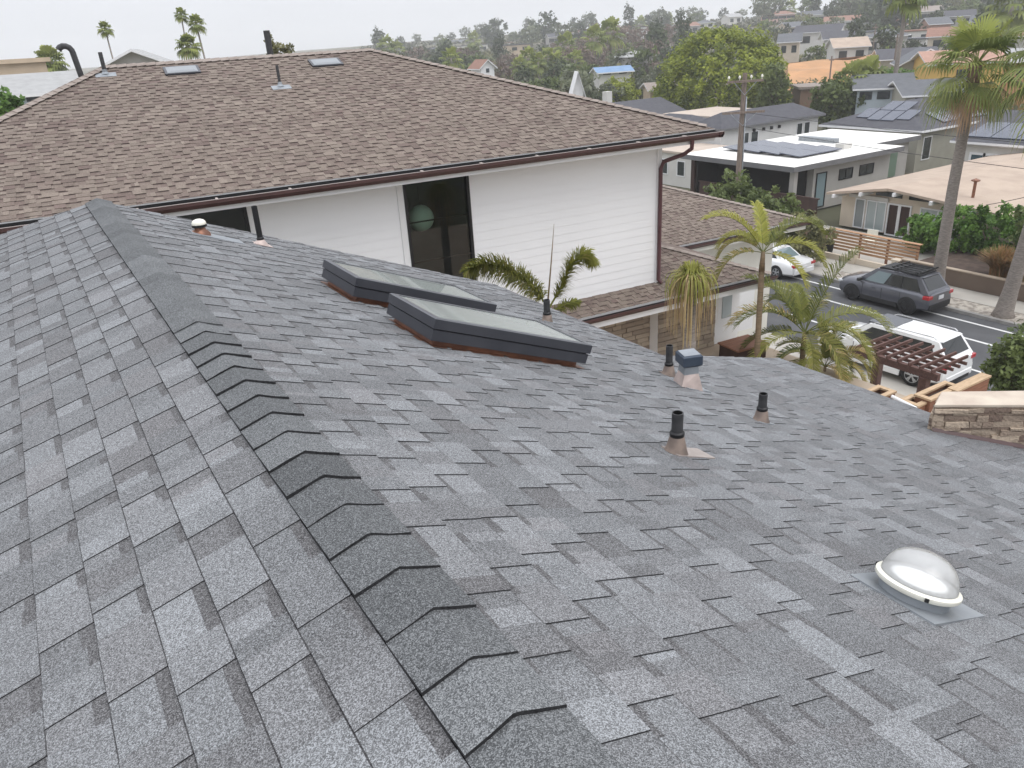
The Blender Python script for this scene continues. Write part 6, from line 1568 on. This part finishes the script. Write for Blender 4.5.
# azimuths here: 0 = +X, 90 = +Y; the camera looks along 59.5
feather_palm(13.5, 11.5, GZ, -4.6, 'feather palm nearest the white wing wall with a slim brown trunk', [(148, 62, 1.7, .9, .5), (155, 20, 1.4, 1.3, .65), (-20, 55, 1.8, 1.2, .1), (-45, 35, 1.6, 1.2, .3), (60, 70, 1.3, .8, .4), (-70, 5, 1.3, 1.0, .75), (100, 45, 1.4, 1.2, .6), (20, 40, 1.3, 1.0, .4)], 71, extra=1)
feather_palm(14.7, 11.1, GZ, -6.7, 'feather palm with broad green fronds in front of the white sport utility car', [(-28, 72, 2.2, .55, .1), (-30, 38, 2.3, 1.0, .35), (-25, 12, 2.3, 1.1, .5), (150, 50, 1.9, 1.0, .3), (165, 15, 1.7, 1.0, .5), (60, 65, 1.5, .9, .4), (110, 60, 2.0, .7, .2), (230, 20, 1.6, 1.2, .6), (-70, 40, 1.9, 1.4, .75), (-40, -5, 1.6, 1.0, .8)], 72, extra=6)
feather_palm(15.2, 10.8, GZ, -7.6, 'lowest feather palm with browning fronds arching over the porch eave', [(-30, 40, 1.5, 1.6, .85), (-50, 30, 1.4, 1.8, .85), (140, 60, 1.4, 1.0, .5), (160, 30, 1.5, 1.0, .65), (60, 75, 1.2, .8, .5), (10, 65, 1.6, 1.1, .5), (250, 30, 1.2, 1.4, .8)], 73, .05, 5)
# leafy fern-like plant by the planter
r = random.Random(75); c = at_z(860, 384, -6.7)
t = empty('bird_plant', (12.6, 8.6, -7.45), 0, 'glossy green leafy plant beside the redwood planter box', 'plant')
mb = MB()
for i in range(60):
    a = r.uniform(0, 6.283); el = r.uniform(.4, 1.3); l_ = r.uniform(.5, .95); d = Vector((math.cos(a) * math.cos(el), math.sin(a) * math.cos(el), math.sin(el))); s = Vector((-math.sin(a), math.cos(a), 0)) * .06
    p1 = d * l_ * .5; p2 = d * l_ * .85 + Vector((0, 0, -.05)); p3 = d * l_ + Vector((0, 0, -.14)); tn = r.uniform(.1, .8)
    mb.poly([Vector((0, 0, 0)), p1 - s, p2 - s * .8, p3, p2 + s * .8, p1 + s], 0, tn)
mb.build('leaves', M['leaf_hedge'], t)

# the tall fan palms along the far kerb
def fan_palm(base, top, label, seed, r0, r1, crown_r, leaves, boots=.9, name='fan_palm', group=None, n=26, skirt=0, bend=None):
    r = random.Random(seed); base, top = Vector(base), Vector(top); t = empty(name, base, 0, label, 'palm tree', group)
    h = top - base; mid_ = h * .5 + (Vector(bend) if bend else Vector((0, 0, 0)))
    mb = MB(); mb.tube([(0, 0, -.2), Vector((0, 0, .25)), h * .12 + (Vector(bend) * .35 if bend else Vector()), mid_, h], [r0 * 1.9, r0 * 1.25, r0, (r0 + r1) / 2, r1], 14); mb.build('trunk', M['palmtrunk'], t, True)
    if boots:
        bmb = MB()
        for i in range(70):
            a = r.uniform(0, 6.283); f = r.random(); z = h * (1 - f * boots / h.length) ; d = Vector((math.cos(a), math.sin(a), 0)); s = Vector((-d.y, d.x, 0)) * .05
            p = z + d * r1 * .9; bmb.poly([p - s, p + s, p + s * .6 + d * .09 + Vector((0, 0, .22)), p - s * .6 + d * .09 + Vector((0, 0, .22))], 0)
        bmb.tube([h * (1 - boots / h.length), h], [r1 * 1.02, r1 * 1.35], 12)
        bmb.build('leaf_bases', M['palmboots'], t)
    for i in range(leaves):
        a = i * 2.39996 + r.uniform(-.3, .3); f = i / leaves; el = rad(82 - 125 * f + r.uniform(-8, 8))
        mb = MB(); fanleaf(mb, h + Vector((0, 0, .05)), a, el, crown_r * .55 * r.uniform(.85, 1.1), crown_r * .62 * r.uniform(.85, 1.1), r, n, .35 + .75 * f, (.2, .8) if f > .15 else (.8, 1), .1 + max(0, f - .7) * 2.0)
        mb.build('leaf', M['leaf_fan'], t)
    if skirt:
        mb = MB()
        for i in range(skirt): fanleaf(mb, h + Vector((0, 0, -.15)), r.uniform(0, 6.28), rad(r.uniform(-70, -40)), crown_r * .4, crown_r * .5, r, n, 1.1, (.2, .7), .95)
        mb.build('dead_leaves', M['leaf_dry'], t)
    return t
fan_palm((33.4, 18.52, GZ + .1), at_x(976, 66, 33.5), 'tall fan palm with stout grey trunk behind the dark grey car', 81, .26, .19, 2.1, 24, bend=(.0, .06, 0), skirt=2, n=28)
p_top = at_x(1092, 52, 32.6)
fan_palm((32.95, 15.3, GZ + .1), p_top, 'fan palm with leaning flared trunk farther along the kerb than the dark grey car', 82, .28, .21, 2.9, 32, bend=(0, .1, 0), skirt=2, n=36)
# far palms; built small
def far_palm(u, v, d, label, seed, group='slender palms on the skyline', cr=None, vb=None, name='far_palm', leaves=22):
    p = at_d(u, v, d); g = terrain(p.x, p.y); rr = random.Random(seed)
    lean = Vector((rr.uniform(-.05, .05), rr.uniform(-.05, .05), 0)) * (p.z - g)
    return fan_palm(Vector((p.x, p.y, g)) + lean, p, label, seed, .22 * (cr or 1.8) / 1.8, .15 * (cr or 1.8) / 1.8, cr or 1.8, leaves, 0, name, group, 12)
far_palm(105, 29, 92, 'lone slender palm above the low grey gable', 101, cr=.8)
far_palm(181, 15, 95, 'tallest slender palm of the pair right of the low grey gable', 102, cr=.8)
far_palm(196, 24, 92, 'shorter pale crowned palm of the pair right of the low grey gable', 103, cr=1.0)
far_palm(188, 46, 88, 'bushy low palm under the pair of slender palms', 104, cr=1.3, leaves=30)
far_palm(51, 62, 98, 'squat spiky palm over the coral tiled roof', 105, cr=1.7, leaves=34)
far_palm(908, -6, 98, 'very tall thin palm rising over the solar house', 106, cr=2.3)
far_palm(1012, 6, 150, 'brown trunked palm high on the hillside at the frame corner', 107, cr=4.2)
for i, (u, v, d, c) in enumerate(((386, 46, 300, 4.2), (397, 50, 300, 4), (474, 40, 420, 5), (451, 58, 170, 2.6), (610, 32, 210, 4.0), (594, 38, 205, 3.6), (566, 46, 215, 4.0), (548, 58, 180, 2.6), (538, 62, 175, 2.4), (528, 58, 185, 2.8), (556, 62, 178, 2.5), (575, 60, 190, 2.8), (519, 66, 180, 2.4), (640, 24, 480, 5), (668, 22, 500, 5), (868, 78, 98, 2.6), (852, 80, 96, 2.2), (790, 8, 430, 4.5), (843, 12, 400, 4.6))):
    far_palm(u, v, d, 'slender fan palm in the hazy valley', 120 + i, 'fan palms in the hazy valley', c, None, 'valley_palm', 16)

# ------------------------------------------------------------------ utility pole and wires
pp = at_x(740, 150, 37.0); px_, py_ = pp.x, pp.y
t = empty('utility_pole', (px_, py_, GZ), 0, 'weathered wooden utility pole with two crossarms in front of the flat white roof', 'utility pole')
topz = at_x(741, 73, 37).z - GZ
mb = MB(); mb.tube([(0, 0, 0), (0, 0, topz * .5), (0.03, 0, topz)], [.19, .165, .13], 12); mb.build('pole_shaft', M['pole_wood'], t, True, 50)
dirv = Vector((.86, -.51, 0))   # crossarms lie across the view
arm_spec = []
for (v, ln) in ((81, 1.05), (112, 1.25)):
    z = at_x(740, v, 37).z - GZ
    mb = MB(); mb.bar(-dirv * ln + Vector((0, 0, z)) + Vector((-.12, -.2, 0)), dirv * ln + Vector((0, 0, z)) + Vector((-.12, -.2, 0)), .10, .13); mb.build('crossarm', M['pole_wood'], t)
    for s in (-1, 1):
        mb = MB(); mb.bar(dirv * s * ln * .62 + Vector((-.14, -.24, z - .04)), Vector((-.12, -.2, z - .75)), .04, .03); mb.build('brace', M['galv'], t)
    arm_spec.append((z, ln))
for s in (-1, -.35, .35, 1):
    z, ln = arm_spec[0]
    mb = MB(); c = dirv * s * ln * .92 + Vector((-.12, -.2, z + .06)); mb.lathe([(.02, 0), (.02, .1), (.06, .11), (.075, .17), (.05, .24), (.001, .28)], 10, c=tuple(c)); mb.build('insulator', M['white_plastic'], t, True, 40)
mb = MB(); mb.tube([(.12, -.18, 0), (.10, -.16, topz - 1.3)], .045, 8); mb.build('conduit', M['galv'], t, True)
def wire(a, b, sag, label, rr_=.014):
    a, b = Vector(a), Vector(b); m_ = (a + b) / 2
    t_ = empty('overhead_wire', a, 0, label, 'wire', 'wires along the street')
    mb = MB(); mb.tube([a.lerp(b, i / 24) - a - Vector((0, 0, 4 * sag * (i / 24) * (1 - i / 24))) for i in range(25)], rr_, 5); mb.build('cable', M['abs'], t_, True)
for k, (zz, x1, sg, lb) in enumerate(((arm_spec[1][0], 37.6, .9, 'overhead wire from the lower crossarm sagging across the tan roof, upper of the two'), (arm_spec[1][0] - .8, 37.2, 1.2, 'overhead wire sagging in front of the beige house, lower of the two'))):
    wire((px_, py_, GZ + zz), (x1, -22, GZ + zz + .2), sg, lb)
wire(at_x(986, 205, 36), at_x(1060, 188, 34), .05, 'short service wire running off past the leaning palm trunk')

for i, (u, v0_, v1_, d, lb) in enumerate(((876, 24, 72, 190, 'thin grey street light pole on the slope beyond the orange bank'), (898, 34, 100, 130, 'thin utility pole in line with the very tall thin palm'), (690, 14, 36, 420, 'far utility pole on the crest above the huge rounded tree'), (832, 56, 82, 150, 'short pole standing on the bare orange slope'))):
    p = at_d(u, v0_, d); g = terrain(p.x, p.y)
    t = empty('distant_pole', (p.x, p.y, g), rad(20 * i), lb, 'pole'); h_ = p.z - g
    mb = MB(); mb.tube([(0, 0, 0), (0, 0, h_)], [.16, .11], 8); mb.build('pole_shaft', M['pole_wood'], t)
    mb = MB(); mb.box(-.9, .9, -.06, .06, h_ - .7, h_ - .55); mb.build('crossarm', M['pole_wood'], t)

# ------------------------------------------------------------------ hillside trees: six kinds built once, then copied
protos = []
def proto(kind, lm, h, rx, seed, **k):
    o = tree('hillside_tree', (0, 0, 0), h, rx, 'x', 'tree', lm, seed, **k); return o
kinds = [
    ('round', proto('round', 'leaf_dark', 6, 3.2, 201, nc=46, per=16, ls=.42, trunk=.15, tm='trunk'), 'dark rounded tree on the hazy hillside', 'dark rounded hillside trees'),
    ('mid', proto('mid', 'leaf_mid', 5.5, 3.0, 202, nc=46, per=16, ls=.40, trunk=.12), 'mid green spreading tree on the hazy hillside', 'mid green hillside trees'),
    ('grey', proto('grey', 'leaf_grey', 7.5, 3.4, 203, nc=42, per=15, ls=.44, trunk=.22), 'grey green open tree on the hazy hillside', 'grey green hillside trees'),
    ('tall', proto('tall', 'leaf_dark', 9.5, 1.9, 204, nc=44, per=16, ls=.40, trunk=.12), 'tall narrow dark tree on the hazy hillside', 'tall narrow hillside trees'),
    ('olive', proto('olive', 'leaf_olive', 4.5, 3.4, 205, nc=46, per=16, ls=.38, trunk=.08), 'low olive brown tree on the hazy hillside', 'olive brown hillside trees'),
    ('bare', proto('bare', 'leaf_brown', 6.5, 3.6, 206, nc=44, per=15, ls=.34, trunk=.2), 'brown leafless looking tree in the hazy valley', 'brown valley trees'),
]
rt = random.Random(77); used = set(); count = 0
def put_tree(k, x, y, s, z=None):
    kd, pr_, lb, gp = kinds[k]
    if k in used: o = copy_tree(pr_)
    else: o = pr_; used.add(k)
    o.location = (x, y, terrain(x, y) if z is None else z); o.rotation_euler = (0, 0, rt.uniform(0, 6.28)); o.scale = (s * rt.uniform(.85, 1.2), s * rt.uniform(.85, 1.2), s * rt.uniform(.8, 1.2))
    prop(o, lb, 'tree', gp)
hs_xy = [(o.location.x, o.location.y) for o in COL.objects if o.type == 'EMPTY' and o.name.startswith(('hillside_house', 'far_house'))]
def try_tree(u, d, ks, smin, smax):
    q = at_d(u, 50, d); x, y = q.x, q.y
    for hx_, hy_ in hs_xy:
        # keep the view to each house front open
        dx, dy = hx_ - x, hy_ - y; L_ = math.hypot(hx_, hy_)
        if abs(dx * hy_ - dy * hx_) / L_ < 3.0 and -10 < (dx * hx_ + dy * hy_) / L_ < 26 and rt.random() < .8: return False
    put_tree(rt.choice(ks), x, y, rt.uniform(smin, smax)); return True
n_ = 0
while n_ < 105:     # valley and lower slope
    if try_tree(rt.uniform(400, 700), rt.uniform(150, 330), [0, 1, 2, 2, 4, 4, 5, 3, 1], .8, 1.35): n_ += 1
n_ = 0
while n_ < 125:    # slope above the street houses
    if try_tree(rt.uniform(760, 1060), rt.uniform(165, 380), [0, 0, 1, 1, 2, 4, 4, 3], .7, 1.3): n_ += 1
n_ = 0
while n_ < 70:     # crest
    if try_tree(rt.uniform(370, 1060), rt.uniform(380, 640), [0, 0, 2, 2, 3, 1], .9, 1.7): n_ += 1
for u, d, k, s in ((760, 430, 2, 1.9), (778, 435, 3, 1.5), (812, 390, 3, 1.4), (880, 300, 0, 2.0), (893, 290, 0, 2.2), (866, 280, 0, 1.5), (600, 300, 5, 1.7), (625, 290, 5, 1.8), (650, 300, 5, 1.7), (668, 310, 5, 1.6), (585, 280, 5, 1.5), (545, 440, 0, 2.2), (493, 470, 0, 2.2), (300, 170, 2, .8), (427, 150, 0, 1.0), (440, 160, 1, .9), (500, 125, 1, .8), (520, 128, 1, .9), (548, 128, 1, 1.0), (560, 122, 4, .9), (575, 120, 2, .9), (590, 118, 0, .7), (606, 125, 2, .8)):
    q = at_d(u, 50, d); put_tree(k, q.x, q.y, s)
for k in range(len(kinds)):
    if k not in used: put_tree(k, 200, 260, 1)
# low scrub that nobody could count
mb = MB(); r = random.Random(99)
for _ in range(5200):
    u = r.uniform(360, 1080); d = 118 + 520 * r.random() ** 1.3; q = at_d(u, 50, d); z = terrain(q.x, q.y); tn = r.random()
    for _ in range(5):
        s = r.uniform(.5, 1.0) * (0.6 + d / 500); c = Vector((q.x + r.gauss(0, 1.0), q.y + r.gauss(0, 1.0), z + r.uniform(.1, 1.0)))
        leaf(mb, c, (rnd_dir(r) + Vector((0, 0, .5))).normalized(), s, min(1, max(0, tn + r.gauss(0, .12))), r)
o = mb.build('hillside_scrub', leaf_mat('scrub', (.045, .05, .028), (.15, .15, .085))); o['kind'] = 'stuff'

# ------------------------------------------------------------------ sea haze
HAZE = 0.00058
mb = MB(); mb.box(-1490, 2190, -890, 2390, GZ - 6, 62)
hm = bpy.data.materials.new('haze'); hm.use_nodes = True
n = hm.node_tree.nodes; n.remove(n['Principled BSDF']); o_m = [q for q in n if q.type == 'OUTPUT_MATERIAL'][0]
pv = n.new('ShaderNodeVolumePrincipled'); pv.inputs['Color'].default_value = (.97, .98, 1.0, 1); pv.inputs['Density'].default_value = HAZE; pv.inputs['Anisotropy'].default_value = 0.2
hm.node_tree.links.new(pv.outputs[0], o_m.inputs['Volume'])
o = mb.build('haze', hm); o['kind'] = 'stuff'
